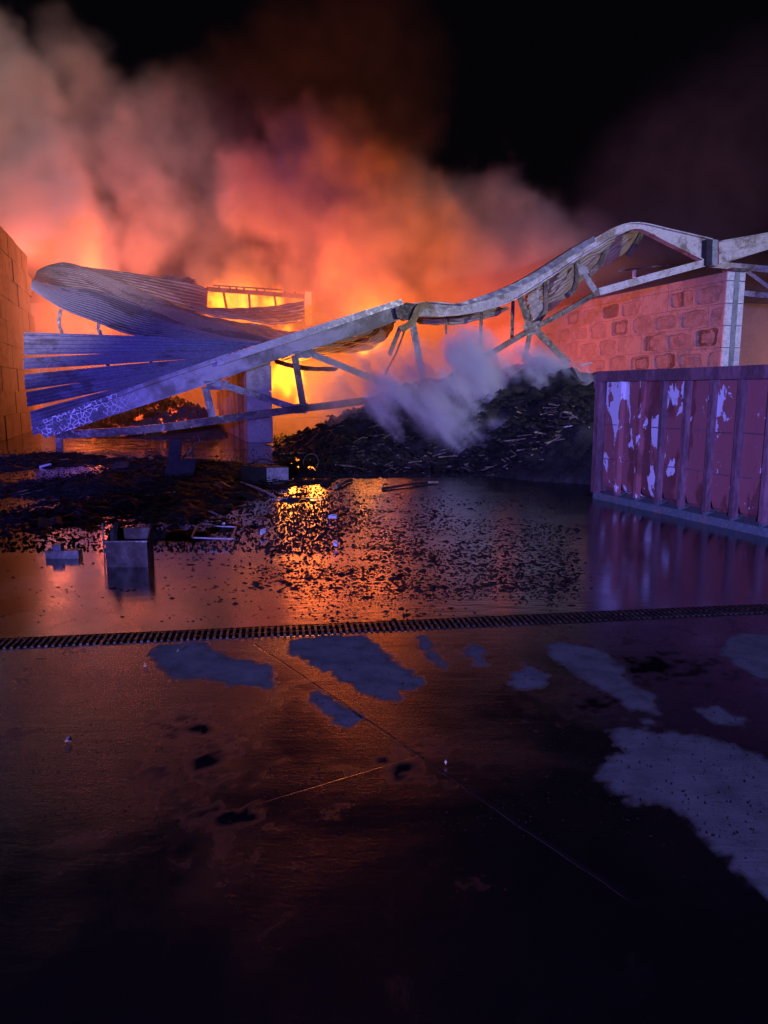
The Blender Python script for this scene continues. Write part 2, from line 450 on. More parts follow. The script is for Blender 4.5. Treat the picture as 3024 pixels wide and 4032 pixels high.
def ground_mat():
    m, nt, b = mat('wet_concrete'); t = NT(nt)
    p = gpos(t)
    def attr(n):
        x = t.n('ShaderNodeAttribute'); x.attribute_name = n
        return x.outputs['Fac']
    dry_, dull_, pool_, rip_ = attr('dry'), attr('dull'), attr('pool'), attr('ripple')
    # an old expansion joint and a trowel line across the slab
    def line(a, b_, wid, wob_):
        ax, bx = gp(*a), gp(*b_)
        d = (bx - ax); d.normalize(); nrm = Vector((-d.y, d.x, 0))
        s = t.n('ShaderNodeVectorMath', operation='DOT_PRODUCT')
        t.link(p, s.inputs[0]); s.inputs[1].default_value = nrm
        q = t.math('SUBTRACT', s.outputs['Value'], ax.dot(nrm))
        q = t.math('ADD', q, t.math('MULTIPLY', t.math('SUBTRACT', t.noise(p, 2.2, 5, .6), .5), wob_))
        e = t.n('ShaderNodeVectorMath', operation='DOT_PRODUCT')
        t.link(p, e.inputs[0]); e.inputs[1].default_value = d
        ends = t.math('MULTIPLY', t.ramp(e.outputs['Value'], ax.dot(d) - .05, ax.dot(d) + .05), t.ramp(e.outputs['Value'], bx.dot(d) + .3, bx.dot(d) - .1))
        return t.math('MULTIPLY', t.ramp(t.math('ABSOLUTE', q), wid, wid * .35), ends)
    j = t.math('MAXIMUM', line((1010, 2540), (2300, 3420), .010, .03), t.math('MULTIPLY', line((1060, 3150), (1560, 3000), .006, .02), .18))
    fine = t.noise(p, 60, 4, .75)
    mid = t.noise(p, 6, 6, .65)
    big = t.noise(p, .9, 5, .6, .5)
    wet = t.mix(mid, (.005, .0045, .0045), (.012, .010, .010))
    dcol = t.mix(t.ramp(mid, .3, .7), (.12, .145, .125), (.20, .235, .205))
    dcol = t.mix(t.ramp(t.noise(p, 60, 2), .66, .7), dcol, (.05, .045, .045))
    col = t.mix(dry_, wet, dcol)
    col = t.mix(j, col, (.012, .01, .01))
    t.link(col, b.inputs['Base Color'])
    # roughness: damp film near, mirror-like pools beyond the drain
    rn = t.ramp(big, .3, .7, .14, .26)
    rp = t.ramp(t.noise(t.scale(p, (1, 1, 1)), 1.4, 5, .6), .35, .7, .09, .20)
    r = t.n('ShaderNodeMix'); t.put(r.inputs[0], pool_); t.put(r.inputs[2], rn); t.put(r.inputs[3], rp)
    r = t.math('ADD', t.math('ADD', r.outputs[0], t.math('MULTIPLY', rip_, .07)), t.math('MULTIPLY', dull_, .6))
    blot = t.ramp(t.noise(p, 2.6, 6, .7, .6), .56, .72)
    r = t.math('ADD', r, t.math('MULTIPLY', t.math('MULTIPLY', blot, t.math('SUBTRACT', 1.0, pool_, clamp=True)), .3))
    r = t.math('ADD', r, t.math('MULTIPLY', dry_, .75), clamp=True)
    t.link(r, b.inputs['Roughness'])
    b.inputs['IOR'].default_value = 2.5
    sp = t.math('SUBTRACT', t.math('ADD', .32, t.math('MULTIPLY', pool_, .68)), t.math('MULTIPLY', t.math('MAXIMUM', dry_, dull_), .4), clamp=True)
    t.link(sp, b.inputs['Specular IOR Level'])
    h1 = t.math('MULTIPLY', t.math('MULTIPLY', fine, t.ramp(big, .35, .65, .25, .75)), t.math('SUBTRACT', 1.0, t.math('MULTIPLY', pool_, .93)))
    h2 = t.math('MULTIPLY', t.noise(t.scale(p, (.35, 1.6, 1)), 9, 4, .6), .55)
    h2 = t.math('MULTIPLY', h2, t.math('ADD', 1.0, t.math('MULTIPLY', rip_, 1.8)))
    h = t.math('SUBTRACT', t.math('ADD', h1, h2), t.math('MULTIPLY', j, 2.2))
    t.bump(h, .55, .004, b.inputs['Normal'])
    return m
gme.materials.append(ground_mat())
ground = bpy.data.objects.new('ground', gme)
C.objects.link(ground)
tag(ground, 'wet concrete yard with dry patches and a sunken drain channel', kind='structure')

# ------------------------------------------------------------------ drain grates: one metre lengths laid in the channel
def grate_at(u0, label):
    c = G0 + UU * (u0 + .5)
    t = thing('drain_grate', c, label, 'drain grate', 'grates covering the drain channel across the yard')
    for s in (-1, 0, 1):
        b = MB(); b.box(c + VV * s * (DRAIN_HW - .009) - ZZ * .012, UU * .4985, VV * (.007 if s else .006), ZZ * .012)
        b.build('rail', M['grate'], t)
    return t, c
proto_bar = None
NB = 24
k = 0
for u0 in range(-3, 4):
    pos_words = {-3: 'drain grate cut off by the left picture edge', -2: 'drain grate left of the first dry patch, below the pinkish smoke reflection',
                 -1: 'drain grate just above the first, leftmost dry patch', 0: 'drain grate above the big central dry patch, under the orange glare',
                 1: 'drain grate above the small narrow dry patches right of the glare', 2: 'drain grate at the left edge of the container reflection',
                 3: 'drain grate in the container reflection at the right picture edge'}
    t, c = grate_at(float(u0), pos_words[u0])
    for i in range(NB):
        for s in (-1, 1):
            du = -.48 + .96 * i / (NB - 1) + (0.009 if s > 0 else 0)
            if proto_bar is None:
                b = MB()
                b.box(c, UU * .0085, VV * (DRAIN_HW / 2 - .012), ZZ * .011)
                o = b.build('bar', M['grate'], t)
                proto_bar = o
                me0 = o.data
                # centre the shared mesh on the bar
                o.location = (0, 0, 0)
            else:
                o = proto_bar.copy(); C.objects.link(o); o.parent = t
            off = UU * (du - (0.009 if s > 0 else 0)) + VV * s * (DRAIN_HW / 2 - .002) - ZZ * .0005
            o.location = off

# ------------------------------------------------------------------ concrete block walls
BH, BLN, BT = .8, 1.6, .8
def block_mesh(name, ln, spall, seed, mats):
    """one cast block: x along the wall, visible face at -y; spall = depth of the burst-off patch"""
    r = random.Random(seed)
    g = .007
    hx, hz, hy = ln / 2 - g, BH / 2 - g, BT / 2
    ph = [r.uniform(0, 6.3) for _ in range(5)]
    am = [r.uniform(.01, .07), r.uniform(.01, .05), r.uniform(.01, .05), r.uniform(.01, .04), .02]
    rx, rz = hx * r.uniform(.68, .84), hz * r.uniform(.62, .82)
    ox, oz = r.uniform(-.08, .08) * ln / 2, r.uniform(-.05, .03)
    vs, fs, mi = [], [], []
    if spall:
        K = 28
        def ringpt(a, f):
            q = f * (1 + sum(am[i] * math.sin((i + 2) * a + ph[i]) for i in range(5)))
            e_ = (abs(math.cos(a)) ** 5 + abs(math.sin(a)) ** 5) ** (-1 / 5)
            return ox + rx * q * e_ * math.cos(a), oz + rz * q * e_ * math.sin(a)
        angs = [2 * math.pi * k_ / K for k_ in range(K)]
        rect = []
        for a in angs:
            c_, s_ = math.cos(a), math.sin(a)
            f = min(hx / max(abs(c_), 1e-6), hz / max(abs(s_), 1e-6))
            rect.append((c_ * f, s_ * f))
        # snap the nearest ring vertex to each corner
        for cx_, cz_ in ((hx, hz), (-hx, hz), (-hx, -hz), (hx, -hz)):
            j_ = min(range(K), key=lambda q: (rect[q][0] - cx_) ** 2 + (rect[q][1] - cz_) ** 2)
            rect[j_] = (cx_, cz_)
        def clampq(x, z): return max(-hx * .96, min(hx * .96, x)), max(-hz * .95, min(hz * .95, z))
        vs += [(x, -hy, z) for x, z in rect]
        for f, y in ((1.07, -hy - .006), (1.0, -hy + spall * .8), (.72, -hy + spall * r.uniform(.9, 1.2)), (.4, -hy + spall * r.uniform(.3, 1.0))):
            for a in angs:
                x, z = clampq(*ringpt(a, f)); vs.append((x, y + r.uniform(-.004, .004), z))
        vs.append((ox, -hy + spall * .7, oz)); ctr = len(vs) - 1
        for q in range(4):
            for k_ in range(K):
                k2 = (k_ + 1) % K
                fs.append((q * K + k_, q * K + k2, (q + 1) * K + k2, (q + 1) * K + k_)); mi.append(0 if q == 0 else 1)
        for k_ in range(K):
            fs.append((4 * K + k_, 4 * K + (k_ + 1) % K, ctr)); mi.append(1)
        b0 = len(vs)
        vs += [(-hx, hy, -hz), (hx, hy, -hz), (hx, hy, hz), (-hx, hy, hz)]
        def side(cond, key): return sorted([i for i in range(K) if cond(rect[i])], key=key)
        bo = side(lambda p: abs(p[1] + hz) < 1e-6, lambda i: rect[i][0]); to = side(lambda p: abs(p[1] - hz) < 1e-6, lambda i: rect[i][0])
        le = side(lambda p: abs(p[0] + hx) < 1e-6, lambda i: rect[i][1]); ri = side(lambda p: abs(p[0] - hx) < 1e-6, lambda i: rect[i][1])
        fs += [tuple(bo + [b0 + 1, b0]), tuple(to + [b0 + 2, b0 + 3]), tuple(le + [b0 + 3, b0]), tuple(ri + [b0 + 2, b0 + 1]), (b0, b0 + 1, b0 + 2, b0 + 3)]
        mi += [0] * 5
    else:
        e_ = .02
        vs = [(x, y, z) for y in (-hy, hy) for x, z in ((-hx + e_, -hz), (hx - e_, -hz), (hx, -hz + e_), (hx, hz - e_), (hx - e_, hz), (-hx + e_, hz), (-hx, hz - e_), (-hx, -hz + e_))]
        fs = [tuple(range(8)), tuple(range(15, 7, -1))] + [(i, i + 8, (i + 1) % 8 + 8, (i + 1) % 8) for i in range(8)]
        mi = [0] * 10
    me = bpy.data.meshes.new(name)
    me.from_pydata(vs, [], fs)
    for m_ in mats: me.materials.append(m_)
    me.polygons.foreach_set('material_index', mi)
    b = bmesh.new(); b.from_mesh(me); bmesh.ops.recalc_face_normals(b, faces=b.faces); b.to_mesh(me); b.free()
    return me
MC = [M['block'], M['block_core']]
MS = [M['soot_block'], M['block_core']]
BM_full = [block_mesh('block', BLN, sp, i, MC) for i, sp in enumerate((.07, .09, 0.06, .05, 0.08, .065, .1, .055))]
BM_plain = block_mesh('block', BLN, 0, 50, MC)
BM_half = [block_mesh('block', BLN / 2, sp, 20 + i, MC) for i, sp in enumerate((0.035, 0))]
BG_plain = block_mesh('block', BLN, 0, 70, [M['grey_block']] * 2)
BG_half = block_mesh('block', BLN / 2, 0, 71, [M['grey_block']] * 2)
BS_plain = block_mesh('block', BLN, 0, 60, MS)
BS_half = block_mesh('block', BLN / 2, 0, 61, MS)
def block_wall(name, label, start, dirn, n, courses, face_sign, spall_p, plain, half, full=None, top_cut=None, jit=.008, skip=None):
    """a wall of loose-laid blocks starting at start and running along dirn; face_sign -1: face looks to -LL"""
    t = thing(name, start, label, 'wall')
    ang = math.atan2(dirn.y, dirn.x)
    rr = random.Random(len(label))
    light_stop = MB(); light_stop.box(start + dirn * (n * BLN / 2) + ZZ * (courses * BH / 2 - .02), dirn * (n * BLN / 2 - .05), LL * .33, ZZ * (courses * BH / 2 - .03))
    light_stop.build('core', M['soot_block'], t)  # unseen dark box added so firelight does not pass through the joints
    for c in range(courses):
        x = 0.0; i = 0
        z = BH * c + BH / 2
        first_half = c % 2 == 1
        while x < n * BLN - .01:
            ln = BLN / 2 if (i == 0 and first_half) else BLN
            if skip and skip(x, c):
                x += ln; i += 1; continue
            if ln < BLN: me = half[0] if isinstance(half, list) else half
            else: me = full[rr.randrange(len(full))] if (full and rr.random() < spall_p) else plain
            o = bpy.data.objects.new('block', me)
            p = dirn * (x + ln / 2) + ZZ * z + LL * face_sign * rr.uniform(-jit, jit)
            o.parent = t
            o.location = p
            # visible face at local -y; a wall seen on its -LL side needs local x along -DD
            o.rotation_euler = (0, 0, ang + (math.pi if face_sign < 0 else 0))
            C.objects.link(o)
            x += ln; i += 1
    return t
# with local x along DD, local -y looks towards +LL; turned by pi it looks towards -LL
right_start = P0 + LL * 17.55 + DD * 0.0
rw = block_wall('block_wall', 'tall concrete block wall with burst block faces behind the red container', right_start, DD, 11, 7, -1, .93, BM_plain, BM_half, BM_full)
# its topmost course is cut to half height
cap = MB()
for i in range(11):
    cap.box(right_start + DD * (.8 + 1.6 * i) + ZZ * (5.6 + .16), DD * .793, LL * .4, ZZ * .155)
top = cap.v
for i in range(11):
    b = MB(); b.box(right_start + DD * (.8 + 1.6 * i) + ZZ * (5.6 + .16), DD * .793, LL * .4, ZZ * .155)
    b.build('block', M['block'], rw)
# end faces coloured pale to carry the flood light, and a galvanised strip down the middle of the wall's end
for c in range(8):
    b = MB()
    hh = .39 if c < 7 else .16
    zc = c * .8 + hh + .008
    b.box(right_start - DD * .032 + ZZ * zc, LL * .405, DD * .03, ZZ * (hh - .006))
    b.build('end_slab', M['litter'], rw)
b = MB(); b.box(right_start - DD * .078 + ZZ * 3.75 + LL * .02, LL * .11, DD * .014, ZZ * 2.15)
for z in np.arange(1.9, 5.6, .45):
    b.tube([right_start - DD * .09 + ZZ * z + LL * .02, right_start - DD * .105 + ZZ * z + LL * .02], .02, 6)
b.build('steel_strip', M['strip'], rw)

lw0 = gp(0, 1741); lw0.z = 0
lw = block_wall('block_wall', 'high pale block wall at the left picture edge beside the fallen sheets', lw0 - DD * 5.2, DD, 9, 9, 1, 0, BG_plain, BG_half, jit=.02,
                skip=None)
for o in lw.children:
    o.location -= LL * .4
pw = block_wall('block_wall', 'short sooty block wall whose grey end stands under the fallen beam', P0 + DD * .42, DD, 6, 3, -1, 0, BS_plain, BS_half)
for o in pw.children:
    o.location += LL * .02
for i in range(6):
    b = MB(); b.box(P0 + DD * (.42 + .8 + 1.6 * i) + ZZ * 2.53, DD * .793, LL * .39, ZZ * .125)
    b.build('block', M['soot_block'], pw)
for c in range(4):
    hh = .4 if c < 3 else .13
    b = MB(); b.box(P0 + LL * .02 + DD * .398 + ZZ * (c * .8 + hh), LL * .385, DD * .02, ZZ * (hh - .005))
    b.build('end_slab', M['block'], pw)

# hall's rear wall: big cast panels
rear = thing('rear_wall', P0 + DD * 22, 'smoke filled rear wall of the burning hall, seen through the right bay', 'wall')
for i in range(16):
    for c in range(3):
        b = MB()
        b.box(P0 + DD * 22 + LL * (-14 + 3 * i + 1.5) + ZZ * (1.05 + 2.1 * c), LL * 1.49, DD * .1, ZZ * 1.04)
        b.build('panel', M['plaster'], rear)
side = thing('bay_wall', P0 + DD * 7 + LL * 22, 'smooth brown rear wall inside the bay to the right of the white column', 'wall')
for i in range(3):
    b = MB(); b.box(P0 + DD * 7 + LL * (20.1 + 3.2 * i) + ZZ * 2.9, LL * 1.597, DD * .1, ZZ * 2.9)
    b.build('panel', M['plaster'], side)

# ------------------------------------------------------------------ sheets, beams
def resample(pts, n):
    pts = [Vector(p) for p in pts]
    d = [0]
    for a, b in zip(pts, pts[1:]): d.append(d[-1] + (b - a).length)
    out = []
    for i in range(n):
        s = d[-1] * i / (n - 1)
        k_ = 0
        while k_ < len(pts) - 2 and d[k_ + 1] < s: k_ += 1
        f = (s - d[k_]) / max(d[k_ + 1] - d[k_], 1e-9)
        f = min(max(f, 0), 1)
        # catmull-rom for soft bends
        p0, p1, p2, p3 = pts[max(k_ - 1, 0)], pts[k_], pts[k_ + 1], pts[min(k_ + 2, len(pts) - 1)]
        out.append(.5 * ((2 * p1) + (p2 - p0) * f + (2 * p0 - 5 * p1 + 4 * p2 - p3) * f * f + (3 * p1 - p0 - 3 * p2 + p3) * f ** 3))
    return out
def sheet(name, A, B, nridge, amp, m, parent=None, nu=40, bulge=0.0, crumple=0.0, seed=1, ragged=0.0, loc=None, scale_off=None):
    """corrugated sheet lofted between two edges given as (px, py, off); ridges run along the edges"""
    a = resample([fp(*p) for p in A], nu); c = resample([fp(*p) for p in B], nu)
    prof = [(0, 0), (.18, 0), (.32, 1), (.62, 1), (.76, 0)]
    rows = []
    for r in range(nridge):
        for f, h in prof: rows.append(((r + f) / nridge, h))
    rows.append((1.0, 0))
    s = MB(); vs = []
    rr = random.Random(seed)
    ph = [rr.uniform(0, 6) for _ in range(6)]
    for (v, h) in rows:
        for i in range(nu):
            p = a[i].lerp(c[i], v)
            tu = (a[min(i + 1, nu - 1)] - a[max(i - 1, 0)]).normalized()
            tv = (c[i] - a[i])
            tv = tv.normalized() if tv.length > 1e-5 else ZZ
            n_ = tu.cross(tv)
            n_ = n_.normalized() if n_.length > 1e-5 else DD
            if n_.z < 0: n_ = -n_
            width = (c[i] - a[i]).length
            am = min(amp, width / nridge * .45)
            u = i / (nu - 1)
            q = crumple * (math.sin(u * 17 + ph[0] + v * 5) * math.sin(v * 9 + ph[1]) + .6 * math.sin(u * 41 + ph[2] - v * 13)) 
            p = p + n_ * (h * am + bulge * 4 * v * (1 - v) + q)
            if ragged and (i == 0 or i == nu - 1):
                p = p + tu * rr.uniform(-ragged, ragged)
            vs.append(p)
    fs = []
    for j in range(len(rows) - 1):
        for i in range(nu - 1):
            k_ = j * nu + i
            fs.append((k_, k_ + 1, k_ + 1 + nu, k_ + nu))
    s.add(vs, fs)
    o = s.build(name, m, parent, loc=loc, fix=False)
    md = o.modifiers.new('thick', 'SOLIDIFY'); md.thickness = .006; md.offset = 0
    return o
def ibeam(U, Lw, parent, m, hd=.15, fl=.018, webm=None, name='chord', n=24):
    a = resample(U, n); c = resample(Lw, n)
    s = MB()
    for path, sg in ((a, 1), (c, -1)):
        s.sweep(path, fl, hd)
    rings = []
    for p, q in zip(a, c):
        d = (q - p)
        p2 = p + d.normalized() * fl * .9; q2 = q - d.normalized() * fl * .9
        rings.append([p2 - DD * .02, p2 + DD * .02, q2 + DD * .02, q2 - DD * .02])
    s.rings(rings)
    return s.build(name, m, parent)
def F(pts, off=0.0): return [fp(p[0], p[1], off) for p in pts]
def strut(a, b, w_px, parent, m=None, off=0.0, depth=.12, name='web_member'):
    p, q = fp(a[0], a[1], off), fp(b[0], b[1], off)
    s = MB()
    wd = w_px * (p.y) / F_PX
    # angle iron: two legs
    s.bar(p, q, wd, .022)
    n_ = (q - p).normalized().cross(DD).normalized()
    s.bar(p + DD * (depth / 2 + .012) + n_ * (wd / 2 - .012), q + DD * (depth / 2 + .012) + n_ * (wd / 2 - .012), .022, depth)
    return s.build(name, m or M['chord'], parent)
def hooked(pts, wpx, parent, off, m, name='purlin', hd=.05):
    ps = resample([fp(p[0], p[1], off) for p in pts], 10)
    s = MB(); s.sweep(ps, wpx * ps[0].y / F_PX / 2, hd)
    return s.build(name, m, parent)

# ---- fallen left half of the roof truss
TL = thing('roof_truss', P0 - LL * 1.0, 'collapsed grey roof truss sloping down to the ground across the left bay', 'roof truss')
ibeam(F([(127, 1682), (463, 1560), (651, 1492), (853, 1425), (1183, 1325), (1400, 1255), (1590, 1200)]),
      F([(180, 1722), (477, 1622), (795, 1518), (1077, 1418), (1300, 1350), (1470, 1295), (1597, 1245)]), TL, M['crust'], name='top_chord')
s = MB()
s.sweep(F([(140, 1672), (463, 1552), (660, 1480), (860, 1412), (900, 1398)], -.14), .05, .02)
s.build('edge_strip', M['crust'], TL)
s = MB()
fa, fb = F([(851, 1411), (1120, 1322), (1400, 1232), (1581, 1176)], -.22), F([(857, 1440), (1126, 1352), (1405, 1258), (1588, 1197)], -.22)
s.rings([[p, q, q + DD * .05, p + DD * .25] for p, q in zip(fa, fb)])
s.build('flashing', M['flash'], TL)
s = MB()
bc = resample(F([(237, 1712), (560, 1692), (870, 1652), (1160, 1612), (1330, 1592), (1480, 1573), (1650, 1566)], .02), 16)
s.sweep(bc, .115, .09)
s.build('bottom_chord', M['brown_steel'], TL)
strut((808, 1522), (838, 1650), 28, TL)
strut((856, 1508), (1165, 1608), 26, TL)
strut((1160, 1400), (1195, 1605), 27, TL, M['brown_steel'])
strut((1212, 1388), (1610, 1548), 25, TL)
strut((1576, 1290), (1533, 1397), 17, TL, M['brown_steel'], .3)
s = MB(); s.tube(F([(1600, 1285), (1560, 1390), (1515, 1475)], .25), .03, 6); s.build('tie_rod', M['brown_steel'], TL)
for (x0, y0, x1, y1, x2, y2) in ((800, 1500, 905, 1498, 850, 1535), (1150, 1592, 1212, 1586, 1182, 1628), (1150, 1385, 1240, 1375, 1195, 1410)):
    s = MB()
    tri = F([(x0, y0), (x1, y1), (x2 + 25, y2), (x2 - 25, y2)], -.03)
    s.rings([tri, [p + DD * .025 for p in tri]])
    s.build('gusset_plate', M['chord'], TL)
# foot
s = MB(); f0 = fp(232, 1728, -.02); s.bar(fp(232, 1700, -.02), Vector((f0.x, f0.y, 0.0)), .18, .16); s.build('foot', M['brown_steel'], TL)

# ---- sagging right half up to the white column
TR = thing('roof_truss', P0 + LL * 9, 'sagging roof truss curving up to the white topped column', 'roof truss')
RU = [(1597, 1200), (1700, 1192), (1820, 1197), (1977, 1147), (2097, 1087), (2260, 984), (2339, 940), (2423, 895), (2508, 880), (2640, 908), (2796, 944)]
RL = [(1610, 1242), (1720, 1246), (1860, 1232), (2000, 1190), (2110, 1125), (2265, 1022), (2345, 975), (2428, 925), (2508, 902), (2600, 945), (2790, 1040)]
ibeam(F(RU), F(RL), TR, M['white_steel'], name='top_chord', n=40)
s = MB()
fa, fb = F([(1800, 1197), (1977, 1136), (2097, 1076), (2260, 973), (2339, 930)], -.2), F([(1830, 1200), (1985, 1158), (2110, 1097), (2270, 996), (2345, 950)], -.2)
s.rings([[p, q, q + DD * .05, p + DD * .3] for p, q in zip(resample(fa, 14), resample(fb, 14))])
s.build('flashing', M['sheet'], TR)
s = MB(); s.sweep(F([(2778, 1034), (2560, 1092), (2355, 1150)], -.05), .125, .09); s.build('bottom_chord', M['white_steel'], TR)
s = MB(); s.sweep(resample(F([(2355, 1150), (2200, 1240), (2095, 1295), (1895, 1413), (1820, 1451), (1690, 1535)], -.05), 16), .085, .07); s.build('bottom_chord', M['brown_steel'], TR)
for a, b_, w_, mm, of in [((1619, 1245), (1668, 1505), 27, 'chord', -.1), ((2045, 1160), (2090, 1300), 27, 'brown_steel', 0), ((2088, 1305), (2063, 1428), 20, 'brown_steel', 0),
                      ((2105, 1295), (2240, 1432), 26, 'brown_steel', 0), ((2020, 1185), (2015, 1345), 14, 'brown_steel', .4), ((1896, 1230), (1890, 1362), 13, 'brown_steel', .4),
                      ((1757, 1246), (1756, 1315), 8, 'brown_steel', .4), ((2288, 1060), (2345, 1148), 24, 'chord', -.08)]:
    strut(a, b_, w_, TR, M[mm], of)
for tri in ([(2270, 1035), (2310, 1050), (2320, 1075), (2280, 1085)], [(2060, 1280), (2125, 1262), (2130, 1310), (2075, 1322)]):
    s = MB(); q = F(tri, -.11); s.rings([q, [p + DD * .025 for p in q]]); s.build('gusset_plate', M['chord'], TR)
for pts, w_, off in [([(2145, 1104), (2148, 1180), (2142, 1234), (2102, 1277)], 17, .9), ([(2272, 1017), (2270, 1104), (2254, 1147), (2227, 1166)], 19, 1.2),
                     ([(2396, 941), (2373, 1017), (2352, 1050), (2319, 1082)], 19, 1.6), ([(2525, 918), (2500, 965), (2470, 1010)], 18, 2.0)]:
    hooked(pts, w_, TR, off, M['brown_steel'])
# knot and yellowed strip where the two halves broke apart
s = MB()
q = F([(1555, 1215), (1600, 1190), (1650, 1200), (1640, 1250), (1600, 1262), (1565, 1250)], -.2)
s.rings([q, [p + DD * .3 for p in q]])
s.build('gusset_plate', M['brown_steel'], TR)
YS = MB()
ya = F([(1683, 1186), (1640, 1203), (1612, 1262), (1568, 1284)], -.32); yb = F([(1698, 1204), (1655, 1230), (1640, 1265), (1588, 1312)], -.22)
YS.rings([[p, q, q + DD * .015, p + DD * .015] for p, q in zip(resample(ya, 10), resample(yb, 10))])
YS.build('bent_strip', M['yellow'], TR)

# ---- column head, beam and inner truss of the standing right bay
RB = thing('roof_beam', right_start + ZZ * 5.8 + LL * 2, 'straight white roof beam running right from the column head', 'roof beam')
ibeam(F([(2830, 952), (3024, 918), (3420, 848)]), F([(2830, 1040), (3024, 980), (3420, 872)]), RB, M['white_steel'], name='beam')
s = MB(); s.sweep(F([(2832, 996), (3024, 950), (3420, 860)], -.05), .03, .1); s.build('mid_flange', M['white_steel'], RB)
for x0, x1, mm, of in ((2783, 2800, 'dark_panel', -.26), (2806, 2828, 'strip', -.3)):
    q = F([(x0, 942), (x1, 945), (x1 - 2, 1048), (x0 - 2, 1044)], of)
    s = MB(); s.rings([q, [p + DD * .35 for p in q]]); s.build('end_plate', M[mm], RB)
s = MB(); s.box(right_start + ZZ * 5.97, LL * .36, DD * .3, ZZ * .045); s.build('bearing_plate', M['brown_steel'], RB)
IT = thing('inner_truss', P0 + DD * 2 + LL * 20, 'scorched cream truss under the roof of the right bay', 'roof truss')
for a, b_, w_ in (((2800, 1040), (3300, 1085), 24), ((2895, 1058), (2888, 1150), 16), ((2935, 1063), (3060, 1155), 14), ((2845, 1146), (3300, 1190), 20), ((3100, 1075), (3092, 1165), 16)):
    strut(a, b_, w_, IT, M['white_steel'], 1.8, .1, 'member')
BF = thing('purlin_bracket', fp(2497, 1090, 3), 'small pale bracket behind the sloping white chord', 'bracket')
s = MB(); s.bar(fp(2498, 1062, 3), fp(2496, 1095, 3), .12, .06); s.build('upright', M['white_steel'], BF)
s = MB(); s.sweep(F([(2430, 1068), (2560, 1052), (2650, 1043)], 3), .03, .05); s.build('rail', M['brown_steel'], BF)

# ---- roof sheets
def sheet_thing(label, p, group=None, name='roof_sheet'):
    return thing(name, p, label, 'roof sheet', group)
S = sheet_thing('cream burnt roof sheeting hanging under the curved right truss', fp(2300, 1150, 2))
sheet('sheet', [(2060, 1118, .2), (2110, 1090, .2), (2265, 990, .2), (2345, 945, .2), (2428, 903, .2), (2525, 888, .2)],
      [(2085, 1290, 3), (2167, 1223, 3.4), (2222, 1180, 3.6), (2314, 1085, 3.6), (2433, 1018, 3.6), (2522, 919, 3.8)], 12, .05, M['sheet_cream'], S, 60, crumple=.035, seed=4, ragged=.1)
S = sheet_thing('small charred panel dangling between the post and bent purlins', fp(2090, 1230, .8))
sheet('sheet', [(2075, 1160, .7), (2128, 1130, .7)], [(2100, 1275, 1.0), (2140, 1240, 1.0)], 4, .03, M['sheet_cream'], S, 8, crumple=.03, seed=5, ragged=.08)
S = sheet_thing('short sagging sheet right of the broken ridge', fp(1720, 1260, .6))
sheet('sheet', [(1636, 1200, .3), (1720, 1196, .3), (1850, 1198, .3)], [(1640, 1270, 1.2), (1739, 1281, 1.2), (1890, 1262, 1.2), (2010, 1215, 1.2)], 5, .03, M['sheet_cream'], S, 24, crumple=.03, seed=6)
FAN = sheet_thing('blue lit fan of corrugated sheets with gaps behind the fallen beam', fp(400, 1420, .6), name='sheet_fan')
fan = [((94, 1308), (94, 1398), (1020, 1352), (955, 1377), 5), ((94, 1410), (94, 1454), (955, 1377), (880, 1404), 3), ((96, 1474), (100, 1535), (880, 1404), (790, 1436), 4),
       ((103, 1544), (108, 1602), (790, 1436), (660, 1484), 4), ((118, 1620), (130, 1715), (660, 1484), (480, 1570), 6)]
for i, (tl, bl, tr_, br, n_) in enumerate(fan):
    sg = 6 if i != 2 else 3
    A = [(tl[0], tl[1], 1.1 - .12 * i), ((tl[0] + tr_[0]) / 2, (tl[1] + tr_[1]) / 2 - sg, .8), (tr_[0], tr_[1], .45)]
    B = [(bl[0], bl[1], .9 - .12 * i), ((bl[0] + br[0]) / 2, (bl[1] + br[1]) / 2 + 2, .65), (br[0], br[1], .35)]
    sheet('sheet', A, B, n_, .035, M['sheet'], FAN, 36, crumple=.003, seed=10 + i, ragged=.012)
s = MB(); s.sweep(F([(392, 1300), (412, 1370), (425, 1440), (470, 1560)], 1.15), .05, .03); s.build('purlin', M['brown_steel'], FAN)
s = MB(); s.sweep(F([(560, 1318), (575, 1380), (600, 1440), (620, 1500)], 1.05), .05, .03); s.build('purlin', M['brown_steel'], FAN)
BIG = sheet_thing('large purple grey sheet of curled roofing above the blue fan', fp(400, 1150, 3), name='curled_roofing')
sheet('sheet', [(119, 1134, 1.6), (239, 1213, 1.6), (383, 1271, 1.6), (535, 1322, 1.5), (796, 1344, 1.4), (1027, 1362, 1.2)],
      [(125, 1105, 2.6), (239, 1130, 3.6), (400, 1150, 4.2), (560, 1208, 4.0), (800, 1305, 3.2), (1027, 1350, 2.2)], 14, .022, M['sheet'], BIG, 44, bulge=.05, crumple=.005, seed=21)
sheet('sheet', [(127, 1112, 2.5), (239, 1142, 3.5), (400, 1162, 4.1), (560, 1219, 3.9), (800, 1312, 3.1), (1050, 1355, 2.1)],
      [(145, 1066, 5), (205, 1040, 6), (289, 1039, 6.2), (506, 1125, 6), (767, 1233, 5.4), (940, 1298, 4.4), (1080, 1342, 3)], 14, .022, M['sheet_brown'], BIG, 44, bulge=.05, crumple=.008, seed=22)
for pts, of in (([(240, 1218), (232, 1270), (247, 1318)], 1.7), ([(390, 1272), (387, 1298), (405, 1328)], 1.7)):
    hooked(pts, 12, BIG, of, M['brown_steel'])
S = sheet_thing('brown roof slab leaning behind the curled roofing', fp(600, 1130, 9))
